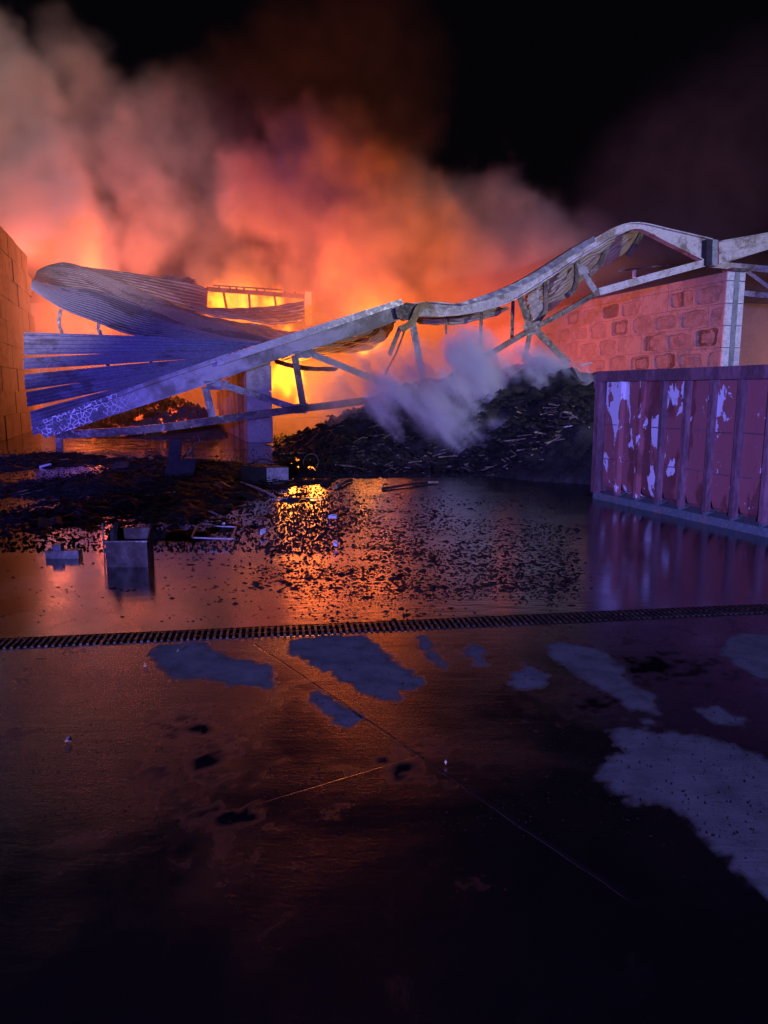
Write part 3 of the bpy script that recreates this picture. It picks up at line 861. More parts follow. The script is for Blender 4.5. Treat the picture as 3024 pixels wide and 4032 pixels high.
sheet('sheet', [(300, 1048, 8), (362, 1056, 8.4), (560, 1082, 9), (767, 1118, 9.4), (818, 1141, 9.5)], [(300, 1090, 7), (420, 1130, 7), (600, 1190, 7.2), (740, 1235, 7.4), (812, 1238, 7.6)], 9, .04, M['sheet_brown'], S, 24, crumple=.01, seed=23)
sheet('sheet', [(640, 1085, 9.2), (700, 1083, 9.3), (765, 1100, 9.6)], [(650, 1100, 9), (700, 1106, 9.2), (770, 1120, 9.4)], 3, .03, M['brown_steel'], S, 10, crumple=.02, seed=24, ragged=.1)
S = sheet_thing('dipping sheet below the glowing far window frame', fp(1000, 1240, 8))
sheet('sheet', [(759, 1206, 8), (819, 1213, 8), (971, 1213, 8.5), (1090, 1202, 9), (1197, 1186, 9)], [(770, 1225, 7), (832, 1244, 7), (930, 1258, 7), (1040, 1274, 7), (1120, 1278, 7.4), (1200, 1262, 8)], 6, .04, M['sheet_brown'], S, 26, crumple=.02, seed=25)
S = sheet_thing('burnt sheet under the thin bright slit of fire', fp(1000, 1300, 6))
sheet('sheet', [(790, 1240, 6.6), (832, 1252, 6.6), (930, 1267, 6.6), (1040, 1283, 6.6), (1110, 1303, 6.4), (1190, 1312, 6.2)], [(860, 1275, 5.4), (940, 1306, 5.2), (1020, 1335, 5), (1100, 1352, 4.6), (1180, 1335, 4.4)], 6, .04, M['sheet_brown'], S, 22, crumple=.02, seed=26)
S = sheet_thing('olive underside of roof sheeting sagging under the beam near the ridge', fp(1350, 1340, 2))
sheet('sheet', [(1090, 1400, .4), (1200, 1375, .4), (1320, 1335, .4), (1440, 1290, .4), (1530, 1255, .4), (1575, 1235, .4)],
      [(1120, 1425, 4), (1230, 1408, 4), (1329, 1393, 4), (1435, 1382, 4), (1490, 1362, 3.6), (1530, 1320, 3), (1556, 1272, 2)], 9, .05, M['sheet_cream'], S, 34, crumple=.04, seed=27)
S = sheet_thing('thin curled sheet edge in front of the yellow flames', fp(1200, 1450, 1.5))
sheet('sheet', [(1084, 1414, 1), (1197, 1440, 1.4), (1330, 1446, 2)], [(1080, 1430, 1.2), (1190, 1458, 1.6), (1325, 1462, 2.2)], 2, .02, M['brown_steel'], S, 16, crumple=.015, seed=28, ragged=.05)

# ---- far frame with the glowing window
FF = thing('roof_frame', fp(1000, 1200, 15) , 'distant roof frame with bright fire between its posts', 'roof frame')
def fbar(a, b_, w_, nm, m='brown_steel', off=15):
    p, q = fp(a[0], a[1], off), fp(b_[0], b_[1], off)
    s = MB(); s.bar(p, q, w_ * p.y / F_PX, .18); s.build(nm, M[m], FF)
fbar((812, 1138), (1200, 1168), 16, 'rafter')
fbar((840, 1124), (1110, 1142), 5, 'rafter', off=15.6)
fbar((880, 1150), (892, 1215), 8, 'post')
fbar((980, 1158), (984, 1215), 8, 'post')
fbar((1080, 1165), (1086, 1205), 7, 'post')
fbar((1212, 1150), (1212, 1280), 26, 'pillar', 'block', 12)
for x in (862, 905, 930, 960, 1010, 1040, 1120, 1160):
    fbar((x, 1128 + (x - 860) * .07), (x + 4, 1148 + (x - 860) * .07), 6, 'rafter_tie')

# ------------------------------------------------------------------ heaps
HL = LAT
def heap_mesh(name, poly, hfun, step, m, z0=-.04, label=None, cat=None, kind=None, bounds=None):
    xs = [p[0] for p in poly]; ys = [p[1] for p in poly]
    gx, gy = np.meshgrid(np.arange(min(xs) - .3, max(xs) + .3, step), np.arange(min(ys) - .3, max(ys) + .3, step))
    d = poly_sdf(gx, gy, poly)
    h = hfun(gx, gy, -d)
    gx = gx + (fbm(gx, gy, 2.2, 2, 8) - .5) * step * 1.2
    ny, nx = gx.shape
    idx = np.arange(nx * ny).reshape(ny, nx)
    q = np.stack([idx[:-1, :-1], idx[:-1, 1:], idx[1:, 1:], idx[1:, :-1]], -1).reshape(-1, 4)
    hf = h.ravel()
    q = q[(hf[q].max(1) > -.02)]
    used, inv = np.unique(q, return_inverse=True)
    co = np.stack([gx.ravel()[used], gy.ravel()[used], hf[used]], -1)
    me = fast_mesh(name, co, inv.reshape(q.shape))
    me.materials.append(m)
    o = bpy.data.objects.new(name, me); C.objects.link(o)
    tag(o, label, cat, kind=kind)
    return o, (gx, gy, h)
# right heap: steaming waste in front of the truss
hp = [gp(*p) for p in [(1040, 1752), (1180, 1788), (1330, 1822), (1500, 1838), (1700, 1850), (1900, 1872), (2100, 1895), (2330, 1908), (2500, 1925)]]
hpoly = [(p.x, p.y) for p in hp] + [(7.0, 15), (11.5, 26), (6, 30.5), (-1.0, 29), (-3.3, 24.5)]
RX = np.array([-4.2, -3.2, -2.2, -1.2, 0, 1.5, 3, 4.2, 5.5, 7, 12]); RH = np.array([.25, .45, .95, 1.2, 1.5, 1.75, 2.05, 2.15, 2.2, 2.1, 1.8])
def h_right(x, y, d):
    H = np.interp(x + (y - 20) * .1, RX, RH)
    t = np.clip(d / 5.2, 0, 1)
    base = H * (1 - (1 - t) ** 1.7)
    n_ = (fbm(x, y, .55, 4, 11) - .5) * .9 + (fbm(x, y, 2.6, 4, 12) - .5) * .6 + (fbm(x, y, 9, 2, 13) - .5) * .17
    return np.where(d > 0, base + n_ * np.clip(d / .8, 0, 1) + .02, -.2)
heap_r, HR = heap_mesh('waste_heap', hpoly, h_right, .085, M['char'], label='big steaming heap of charred waste between the broken truss and the red container', cat='heap')
# left heap: glowing under the beam
e = [fp(330, 1735, 1.2), fp(700, 1722, 1.0), fp(880, 1712, 1.0)]
epoly = [(gp(300, 1722).x, gp(300, 1722).y), (gp(600, 1728).x, gp(600, 1728).y), (gp(900, 1722).x, gp(900, 1722).y), (-6.6, 31), (-9, 35), (-15, 32)]
def h_left(x, y, d):
    t = np.clip(d / 3.0, 0, 1)
    base = (1.35 + (x + 8) * .12) * (1 - (1 - t) ** 1.8)
    n_ = (fbm(x, y, .7, 4, 21) - .5) * .8 + (fbm(x, y, 3.4, 4, 22) - .5) * .6 + (fbm(x, y, 11, 2, 23) - .5) * .3
    return np.where(d > 0, base + n_ * np.clip(d / .6, 0, 1), -.2)
heap_mesh('ember_heap', epoly, h_left, .06, M['ember'], label='heap of glowing embers seen under the fallen beam', cat='heap')
# wide low spread of charred litter over the left of the yard
dpx = [(-250, 1800), (250, 1782), (520, 1786), (820, 1790), (1050, 1790), (1300, 1815), (1420, 1845), (1330, 1890), (1260, 1930), (1370, 1985), (1310, 2050), (1180, 2110), (1080, 2165), (860, 2160), (640, 2135), (560, 2110), (380, 2085), (330, 2130), (150, 2120), (60, 2075), (-250, 2090)]
dpoly = zone(dpx)
def h_spread(x, y, d):
    t = np.clip(d / .9, 0, 1)
    n1 = fbm(x, y * .55, .75, 4, 31); n2 = fbm(x, y, 3.5, 4, 32); n3 = fbm(x, y, 14, 2, 33)
    t = np.clip((d + (n1 - .5) * 1.6) / 1.9, 0, 1)
    h = -.165 + .135 * t + .20 * n1 + (n2 - .5) * .17 + (n3 - .5) * .08
    # open water on the left side of the spread
    for px, py, rx, ry in ((180, 1870, 1.1, 1.3), (60, 1990, .6, .5), (330, 1960, .9, .4), (1200, 1820, .7, .4)):
        g = gp(px, py); h = h - .26 * np.exp(-(((x - g.x) / rx) ** 2 + ((y - g.y) / ry) ** 2))
    g = gp(620, 1930); h = h + .05 * np.exp(-(((x - g.x) / 1.9) ** 2 + ((y - g.y) / 2.4) ** 2))
    return np.where(d > 0, h, h - .35 * np.clip(-d / .25, 0, 1))
spread, HS = heap_mesh('charred_litter', dpoly, h_spread, .05, M['char'], kind='stuff', label='low spread of charred litter lying in the water')

def height_of(G, x, y):
    gx, gy, h = G
    j = int(np.clip(round((x - gx[0, 0]) / (gx[0, 10] - gx[0, 0]) * 10), 0, gx.shape[1] - 1))
    i = int(np.clip(round((y - gy[0, 0]) / (gy[1, 0] - gy[0, 0])), 0, gx.shape[0] - 1))
    return max(0.0, float(h[i, j]))

# loose chips: small flattened shards
def chips(name, pts, m, label, flat=.35):
    n_ = len(pts)
    P = np.array([(p[0], p[1], p[2]) for p in pts]); R = np.array([p[3] for p in pts])
    a = rng.uniform(0, 6.28, n_)
    co = np.zeros((n_, 6, 3))
    for k_ in range(5):
        ang = a + k_ * 1.2566 + rng.uniform(-.35, .35, n_)
        rad = R * rng.uniform(.55, 1.25, n_)
        co[:, k_, 0] = P[:, 0] + np.cos(ang) * rad * 1.25
        co[:, k_, 1] = P[:, 1] + np.sin(ang) * rad
        co[:, k_, 2] = P[:, 2] - .002 + rng.uniform(0, .25, n_) * R * flat
    co[:, 5, :] = P; co[:, 5, 2] += R * flat * rng.uniform(.6, 1.6, n_)
    b = (np.arange(n_) * 6)[:, None]
    fs = np.concatenate([b + np.array([[k_, (k_ + 1) % 5, 5]]) for k_ in range(5)])
    me = fast_mesh(name, co.reshape(-1, 3), fs)
    me.materials.append(m)
    o = bpy.data.objects.new(name, me); C.objects.link(o)
    return tag(o, label, kind='stuff')
pts = []
def clump(x, y): return float(fbm(np.array([x]), np.array([y]), 1.9, 4, 41)[0])
tries = 0
while len(pts) < 12000 and tries < 100000:
    tries += 1
    px, py = random.uniform(-100, 2330), random.uniform(1880, 2450)
    wgt = .10
    if 1100 < px < 2280: wgt = .9 if 1960 < py < 2360 else .35
    if px < 1100 and py > 2150: wgt = .10 if px > 300 else .04
    if 2000 < px and py < 2050: wgt = .15
    if py > 2400: wgt = .08
    ell = math.exp(-(((px - 1480) / 430) ** 2 + ((py - 2130) / 210) ** 2))
    wgt = max(wgt * .5, ell)
    g = gp(px, py)
    wgt *= min(1.3, max(0.03, (clump(g.x, g.y) - .33) * 5))
    if random.random() > wgt: continue
    u = random.random()
    r = .006 + .015 * u * u + (.03 * random.random() if random.random() < .05 else 0)
    if py > 2330: r *= .7
    pts.append((g.x, g.y, .001, r))
for i in range(1800):
    px, py = random.uniform(-50, 3000), random.uniform(2420, 3300)
    g = gp(px, py)
    if abs((g - G0).dot(VV)) < DRAIN_HW + .02: continue
    pts.append((g.x, g.y, .001, random.uniform(.002, .006)))
chips('char_chips', pts, M['chip'], 'thousands of small charred chips floating on the wet yard')
pts = []
for i in range(9000):
    px, py = random.uniform(1080, 2345), random.uniform(1590, 1900)
    # walk the ray onto the heap surface
    d = ray(px, py); o_ = Vector((0, 0, EYE)); hit = None
    for k_ in range(34):
        Y = 14 + k_ * .42
        q = o_ + d * (Y / d.y)
        if q.z <= height_of(HR, q.x, q.y): hit = q; break
    if hit is None: continue
    pts.append((hit.x, hit.y, height_of(HR, hit.x, hit.y), random.uniform(.02, .085)))
chips('heap_rubble', pts, M['char'], 'charred rubble covering the steaming heap', .9)
pts = []
for i in range(19000):
    px, py = random.uniform(-150, 1350), random.uniform(1765, 2175)
    if i > 15500: px, py = random.gauss(1210, 110), random.gauss(2030, 80)
    g = gp(px, py)
    z = height_of(HS, g.x, g.y)
    if z < .012:
        if random.random() < .45: continue
        pts.append((g.x, g.y, z, random.uniform(.005, .02)))
    else: pts.append((g.x, g.y, z, random.uniform(.008, .036)))
chips('litter_rubble', pts, M['char'], 'charred rubble scattered over the left of the yard', .9)

# sticks and pale scraps
def stick(c, ln, r, az, tilt, m, name, label, cat, group, bend=.1):
    d = Vector((math.cos(az) * math.cos(tilt), math.sin(az) * math.cos(tilt), math.sin(tilt)))
    p = Vector(c)
    side = d.cross(ZZ).normalized()
    s = MB()
    s.tube([p - d * ln / 2, p + side * ln * bend * random.uniform(-1, 1) + d * random.uniform(-.1, .1) * ln, p + d * ln / 2], [r, r * .9, r * .6], 5)
    o = s.build(name, m, loc=p)
    return tag(o, label, cat, group)
def heap_hit(px, py, G=HR, y0=14.0):
    d = ray(px, py); o_ = Vector((0, 0, EYE))
    for k_ in range(90):
        q = o_ + d * ((y0 + k_ * .16) / d.y)
        if q.z <= height_of(G, q.x, q.y): return q
    return gp(px, py)
for i in range(64):
    px, py = random.uniform(2020, 2335), random.uniform(1600, 1870)
    if i < 16: px, py = random.uniform(1350, 2000), random.uniform(1770, 1860)
    c = heap_hit(px, py)
    stick(c + ZZ * .04, random.uniform(.18, .6), random.uniform(.008, .018), random.uniform(-.5, .6) if random.random() < .7 else random.uniform(0, 3), random.uniform(-.25, .5), M['wood'],
          'stick', 'pale thin stick poking out of the charred waste heap', 'stick', 'sticks on the waste heap')
for i in range(46):
    px, py = random.uniform(0, 1300), random.uniform(1780, 2150)
    g = gp(px, py); z = height_of(HS, g.x, g.y)
    if z < .01: continue
    stick((g.x, g.y, z + .015), random.uniform(.2, .7), random.uniform(.005, .012), random.uniform(-.7, .5), random.uniform(-.1, .25), M['dark_panel'] if random.random() < .6 else M['wood'],
          'twig', 'thin wet twig in the charred litter of the yard', 'twig', 'twigs in the charred litter')
# torn plates and boards among the litter
for i, (px, py) in enumerate([(95, 1905), (330, 2040), (470, 1860), (560, 2010), (880, 1930), (1010, 2060), (1120, 1880), (860, 1840), (200, 2075), (1150, 1985), (1700, 1845), (1840, 1868), (2120, 1850), (1420, 1815)]):
    heap = px > 1350
    c = heap_hit(px, py) if heap else gp(px, py)
    z = height_of(HR if heap else HS, c.x, c.y)
    c = Vector((c.x, c.y, z + .05))
    az = random.uniform(0, 3.1); a_ = Vector((math.cos(az), math.sin(az), random.uniform(-.15, .25))); b_ = Vector((-math.sin(az), math.cos(az), random.uniform(0, .45)))
    L_, W_ = random.uniform(.18, .42), random.uniform(.05, .16)
    s = MB(); n_ = 5; top_, bot_ = [], []
    for k_ in range(n_):
        f = k_ / (n_ - 1) - .5
        wv = W_ * random.uniform(.55, 1.1); dz = ZZ * random.uniform(-.015, .03)
        top_.append(c + a_ * f * L_ + b_ * wv + dz); bot_.append(c + a_ * f * L_ - b_ * wv + dz)
    s.rings([[p, q, q + ZZ * .012, p + ZZ * .012] for p, q in zip(top_, bot_)])
    tag(s.build('torn_plate', M['brown_steel' if i % 3 else 'dark_panel'], loc=c), 'small torn burnt plate lying crooked in the ' + ('heap' if heap else 'litter'), 'plate', 'torn plates in the ' + ('heap' if heap else 'litter'))
# more fibres than anyone could count
def fibres(name, gen, n_, m, label):
    s = MB()
    for i in range(n_):
        c, ln, r = gen()
        az = random.uniform(0, math.pi); d = Vector((math.cos(az), math.sin(az), random.uniform(-.25, .45)))
        u = d.cross(ZZ).normalized()
        p, q = Vector(c) - d * ln / 2, Vector(c) + d * ln / 2 + u * ln * random.uniform(-.15, .15)
        s.add([p + u * r, p - u * r, p + ZZ * r * 1.4, q + u * r, q - u * r, q + ZZ * r * 1.4], [(0, 1, 4, 3), (1, 2, 5, 4), (2, 0, 3, 5), (0, 2, 1), (3, 4, 5)])
    o = s.build(name, m, fix=False)
    tag(o, label, kind='stuff')
def gen_r():
    c = heap_hit(random.uniform(1300, 2340), random.uniform(1600, 1895))
    return c + ZZ * .03, random.uniform(.08, .35), random.uniform(.004, .009)
def gen_l():
    while True:
        g = gp(random.uniform(-100, 1330), random.uniform(1770, 2150)); z = height_of(HS, g.x, g.y)
        if z > .008: return Vector((g.x, g.y, z + .02)), random.uniform(.08, .4), random.uniform(.003, .006)
fibres('straw', gen_r, 520, M['wood'], 'straw and splinters tangled over the waste heap')
fibres('burnt_straw', gen_l, 700, M['dark_panel'], 'burnt straw tangled over the litter on the yard')

def scrap(px, py, w_, h_, label, name='scrap', G=None, m='litter', z=None, az=None, thick=.01):
    c = heap_hit(px, py, G) if G is not None else gp(px, py)
    c = c + ZZ * (.02 if z is None else z)
    az = random.uniform(0, 3) if az is None else az
    a = Vector((math.cos(az), math.sin(az), random.uniform(-.1, .25))); b_ = Vector((-math.sin(az), math.cos(az), random.uniform(-.1, .5)))
    if py > 2200: a.z *= .3; b_.z *= .15
    s = MB()
    n_ = 7; ring = []
    for k_ in range(n_):
        t = k_ / n_ * 6.283
        f = random.uniform(.6, 1.1)
        ring.append(c + a * math.cos(t) * w_ / 2 * f + b_ * math.sin(t) * h_ / 2 * f + ZZ * random.uniform(0, .02))
    s.rings([ring, [p + ZZ * thick for p in ring]])
    return tag(s.build(name, M[m], loc=c), label, 'scrap')
for a in [(2240, 1685, .3, .12, 'bright white rag halfway down the heap beside the container', HR), (2235, 1600, .08, .07, 'tiny pale ring of litter high on the heap', HR),
          (2320, 1730, .1, .16, 'yellow scrap on the heap touching the container', HR), (2060, 1880, .14, .1, 'white and blue wrapper at the foot of the heap', HR),
          (1552, 1742, .13, .08, 'pale scrap where steam rises from the heap', HR), (2280, 1815, .22, .08, 'crumpled pale plastic low on the heap near the container', HR),
          (2250, 1765, .12, .12, 'round grey clump between sticks low on the heap', HR)]:
    scrap(a[0], a[1], a[2], a[3], a[4], G=a[5], m='yellow' if 'yellow' in a[4] else 'litter')
for px, py, w_, h_, lb in [(1310, 2050, .17, .05, 'small bright blue-white slab lying among the black litter'), (1322, 2160, .05, .05, 'tiny white cube on the orange glare'), (820, 1893, .1, .03, 'thin pale slip in the middle of the black litter'),
                           (880, 2083, .04, .03, 'white crumb above the flat wire frame'), (1035, 2113, .08, .06, 'round pale pebble right of the flat wire frame'), (182, 1842, .3, .08, 'pale smear of foam in the water at the left'),
                           (572, 2629, .02, .013, 'white speck below the drain left of the first dry patch'), (268, 2925, .035, .06, 'curled leaf lying alone on the dark foreground'), (1755, 3015, .012, .02, 'little pale flake beside the slab joint'),
                           (700, 2570, .012, .01, 'first pale crumb on the left dry patch')]:
    scrap(px, py, w_, h_, lb, z=.004 if py > 2200 else .03, name='leaf' if 'leaf' in lb else 'scrap', m='wood' if py > 2200 else 'litter', thick=.006 if py > 2200 else .03, az=0)

# white brick pieces
g = gp(243, 2200)
T = thing('broken_brick', g, 'white slab with a smaller cube on it standing in the water', 'brick')
s = MB(); s.box(g + Vector((0, .06, .037)), Vector((.155, .01, 0)), Vector((-.004, .06, 0)), ZZ * .037); s.build('slab', M['litter'], T)
s = MB(); s.box(g + Vector((-.055, .06, .074 + .03)), Vector((.042, .003, 0)), Vector((0, .04, 0)), ZZ * .03); s.build('cube', M['strip'], T)
# cabinet
g = gp(503, 2232)
T = thing('burnt_cabinet', g, 'brown burnt cabinet with a broken open top standing in the shallow water', 'cabinet')
w2, hh, dp = .19, .235, .17
X, Yv = Vector((1, .02, 0)), Vector((-.02, 1, 0))
s = MB(); s.box(g + ZZ * hh / 2, X * w2, Yv * .012, ZZ * hh / 2); s.build('front_panel', M['cabinet'], T)
s = MB(); s.box(g + ZZ * (hh + .006), X * (w2 + .004), Yv * .018, ZZ * .006); s.build('top_rail', M['brown_steel'], T)
for sg in (-1, 1):
    s = MB()
    s.rings([[g + X * sg * (w2 - .001) + Yv * .014, g + X * sg * (w2 - .001) + Yv * dp, g + X * sg * (w2 - .001) + Yv * dp + ZZ * (hh + .12), g + X * sg * (w2 - .001) + Yv * .014 + ZZ * (hh - .002)],
             [g + X * sg * (w2 - .013) + Yv * .014, g + X * sg * (w2 - .013) + Yv * dp, g + X * sg * (w2 - .013) + Yv * dp + ZZ * (hh + .12), g + X * sg * (w2 - .013) + Yv * .014 + ZZ * (hh - .002)]])
    s.build('side_panel', M['cabinet'], T)
s = MB(); s.box(g + Yv * (dp + .01) + ZZ * (hh + .10) / 2, X * w2, Yv * .008, ZZ * (hh + .10) / 2); s.build('back_panel', M['cabinet'], T)
s = MB(); s.box(g + Yv * (dp * .5) + ZZ * (hh - .04) - X * .0, X * (w2 - .016), Yv * (dp * .46), ZZ * .006); s.build('shelf', M['cabinet'], T)
s = MB(); s.tube([g + X * -.125 + Yv * .03 + ZZ * (hh - .02), g + X * -.13 + Yv * .05 + ZZ * (hh + .07), g + X * -.11 + Yv * .1 + ZZ * (hh + .16)], [.03, .035, .018], 6); s.build('charred_lump', M['char'], T)
s = MB(); s.tube([gp(412, 2196), gp(412, 2196) + ZZ * .34], .008, 6)
tag(s.build('thin_rod', M['chord'], loc=gp(412, 2196)), 'thin upright rod standing just left of the burnt cabinet', 'rod')
# L-shaped panel with bent wires
g = gp(706, 1893)
T = thing('stepped_scrap', g, 'dark upright stepped panel with bent wires in the middle of the litter', 'panel')
X = Vector((1, .1, 0)).normalized(); kx = g.y / F_PX * 1.01
s = MB()
def pp(px, py, back=0.0): return g + X * (px - 706) * kx + ZZ * (1893 - py) * kx + Vector((-.02, .25, 0)) * ((1893 - py) / 160) + Vector((0, back, 0))
s.rings([[pp(646, 1893), pp(756, 1893), pp(772, 1812), pp(660, 1812)], [pp(646, 1893, .05), pp(756, 1893, .05), pp(772, 1812, .05), pp(660, 1812, .05)]]); s.build('lower_board', M['dark_panel'], T)
s = MB(); s.rings([[pp(660, 1811), pp(706, 1811), pp(712, 1737), pp(668, 1735)], [pp(660, 1811, .05), pp(706, 1811, .05), pp(712, 1737, .05), pp(668, 1735, .05)]]); s.build('upper_board', M['dark_panel'], T)
for pts_ in ([(655, 1795), (640, 1770), (636, 1745), (660, 1735)], [(712, 1740), (740, 1738), (752, 1745), (755, 1812)], [(712, 1805), (735, 1780), (725, 1755), (715, 1750)]):
    s = MB(); s.tube(resample([pp(a, b_, .02) for a, b_ in pts_], 9), .012, 6); s.build('bent_wire', M['brown_steel'], T)
br = gp(775, 1880)
T = thing('dead_branch', br, 'forked pale branch rising right behind the dark stepped panel', 'branch')
def bp(px, py): return br + Vector((1, 0, 0)) * (px - 775) * kx + ZZ * (1880 - py) * kx
s = MB(); s.tube([bp(765, 1860), bp(757, 1800), bp(757, 1760), bp(775, 1740), bp(808, 1730)], [.022, .02, .018, .014, .006], 6); s.build('stem', M['wood'], T)
s = MB(); s.tube([bp(792, 1735), bp(791, 1722), bp(783, 1708)], [.01, .008, .004], 5); s.build('twig', M['wood'], T)
s = MB(); s.tube([bp(757, 1765), bp(735, 1785), bp(715, 1812)], [.014, .012, .006], 5); s.build('twig', M['wood'], T)
# battered box
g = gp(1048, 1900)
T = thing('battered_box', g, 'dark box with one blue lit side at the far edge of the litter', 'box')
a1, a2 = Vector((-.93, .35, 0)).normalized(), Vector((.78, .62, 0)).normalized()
s = MB(); s.rings([[g, g + a1 * .5, g + a1 * .5 + a2 * .46, g + a2 * .46], [g + ZZ * .27, g + a1 * .5 + ZZ * .29, g + a1 * .5 + a2 * .46 + ZZ * .29, g + a2 * .46 + ZZ * .25]]); s.build('body', M['char'], T)  # dark body and pale right panel paint in the shaded and lit sides
s = MB(); s.rings([[g + a2 * .015 + Vector((.012, -.012, .01)), g + a2 * .45 + Vector((.012, -.012, .01)), g + a2 * .45 + Vector((.012, -.012, .24)), g + a2 * .015 + Vector((.012, -.012, .26))],
                  [g + a2 * .015 + Vector((.0, .0, .01)), g + a2 * .45 + Vector((0, 0, .01)), g + a2 * .45 + Vector((0, 0, .24)), g + a2 * .015 + Vector((0, 0, .26))]]); s.build('side_panel', M['litter'], T)
s = MB(); s.tube(resample([g + a1 * .45 + ZZ * .29 + a2 * .1, g + a1 * .25 + ZZ * .4 + a2 * .2, g + ZZ * .27 + a2 * .3], 8), .012, 5); s.build('lid_edge', M['dark_panel'], T)
# flat wire frame and rods
q = [gp(755, 2142), gp(778, 2092), gp(930, 2098), gp(915, 2147)]
T = thing('wire_rack', (q[0] + q[2]) / 2, 'flat rectangular metal frame lying at the near rim of the litter', 'frame')
for i in range(4):
    s = MB(); s.bar(q[i] + ZZ * .07, q[(i + 1) % 4] + ZZ * .07, .022, .012, ZZ); s.build('side_bar', M['strip'], T)
for a, b_, r, lb, mm in [((800, 2018), (860, 2030), .012, 'short pale rod above the flat frame, slanting down to the right', 'strip'), ((795, 2052), (892, 2050), .009, 'short pale rod lying level just above the flat frame', 'strip'),
                     ((1035, 2017), (1095, 2007), .007, 'short pale rod right of centre in the litter', 'strip'), ((950, 1905), (1085, 1962), .022, 'curved pale plank end below the battered box', 'flash'),
                     ((400, 1975), (740, 2010), .012, 'long thin rod lying across the left litter', 'dark_panel'), ((1505, 1930), (1705, 1905), .022, 'long dark pole with a pale tip beyond the orange glare', 'char'),
                     ((1325, 1925), (1385, 1895), .03, 'short plank leaning at the end of the dark pole', 'wood'), ((1060, 1970), (1270, 1968), .012, 'thin bluish rod under the small orange pool', 'strip'),
                     ((1560, 1808), (1660, 1818), .03, 'pale plank lying along the foot of the heap', 'wood'), ((1090, 1792), (1240, 1788), .02, 'crooked pale root before the grey wall end', 'wood')]:
    p_, q_ = gp(*a), gp(*b_)
    h1_, h2_ = height_of(HS, p_.x, p_.y), height_of(HS, q_.x, q_.y)
    p_ += ZZ * (r + h1_); q_ += ZZ * (r + h2_)
    s = MB(); mid = (p_ + q_) / 2 + ZZ * .02
    s.tube([p_, mid, q_], [r, r, r * .8], 6)
    tag(s.build('rod' if 'rod' in lb else ('pole' if 'pole' in lb else 'plank'), M[mm], loc=mid), lb, 'rod' if 'rod' in lb else 'wood')
g = gp(1705, 1907)
s = MB(); s.box(g + ZZ * .04, Vector((.09, .02, 0)), Vector((0, .03, 0)), ZZ * .015)
tag(s.build('tape_scrap', M['yellow'], loc=g), 'bright yellow scrap at the tip of the dark pole', 'scrap')
# wire loop
g = gp(1225, 1850)
s = MB(); kk = g.y / F_PX
s.tube([g + Vector((math.cos(t) * 30 * kk, math.sin(t) * .1, (math.sin(t) * 30 + 28) * kk + .02)) for t in np.linspace(-1.2, 4.2, 22)], .008, 5)
tag(s.build('wire_loop', M['wood'], loc=g), 'loop of wire standing up right of the battered box', 'wire')
# rags on top of the heap
c = heap_hit(2290, 1440)
sx_ = scrap(2345, 1443, .45, .25, 'blue white rag caught on the top of the heap behind the container', G=HR)
s = MB(); c = heap_hit(2300, 1436); s.tube([fp(2285, 1440, -5), fp(2330, 1428, -5)], .025, 5)
tag(s.build('bent_pipe', M['litter'], loc=fp(2300, 1436, -5)), 'short pale pipe on the heap top left of the blue white rag', 'pipe')

# ------------------------------------------------------------------ red container
ca, cb = gp(2336, 1962), gp(3024, 2116)
ca.z = cb.z = 0
CU = (cb - ca).normalized()              # runs towards the camera along the side
CN = Vector((CU.y, -CU.x, 0))            # outward, to the left
if CN.x > 0: CN = -CN
CHT = 1.885
T = thing('skip_container', ca + CU * 3, 'rusty red open topped steel container with white peeling paint', 'container')
CL = 7.2
NP = 17
pw_ = .43
def cpt(u, n_, z): return ca + CU * u + CN * n_ + ZZ * z
s = MB(); s.box(cpt(CL / 2, .0, CHT - .075), CU * CL / 2, CN * .06, ZZ * .075); s.build('top_rail', M['rib'], T)
s = MB(); s.box(cpt(.05, .0, (CHT - .15 + .1) / 2 + .0), CU * .05, CN * .055, ZZ * ((CHT - .15 - .1) / 2)); s.build('corner_post', M['rib'], T)
s = MB(); s.box(cpt(CL / 2, -.04, .05), CU * CL / 2, CN * .05, ZZ * .05); s.build('base_rail', M['base_teal'], T)
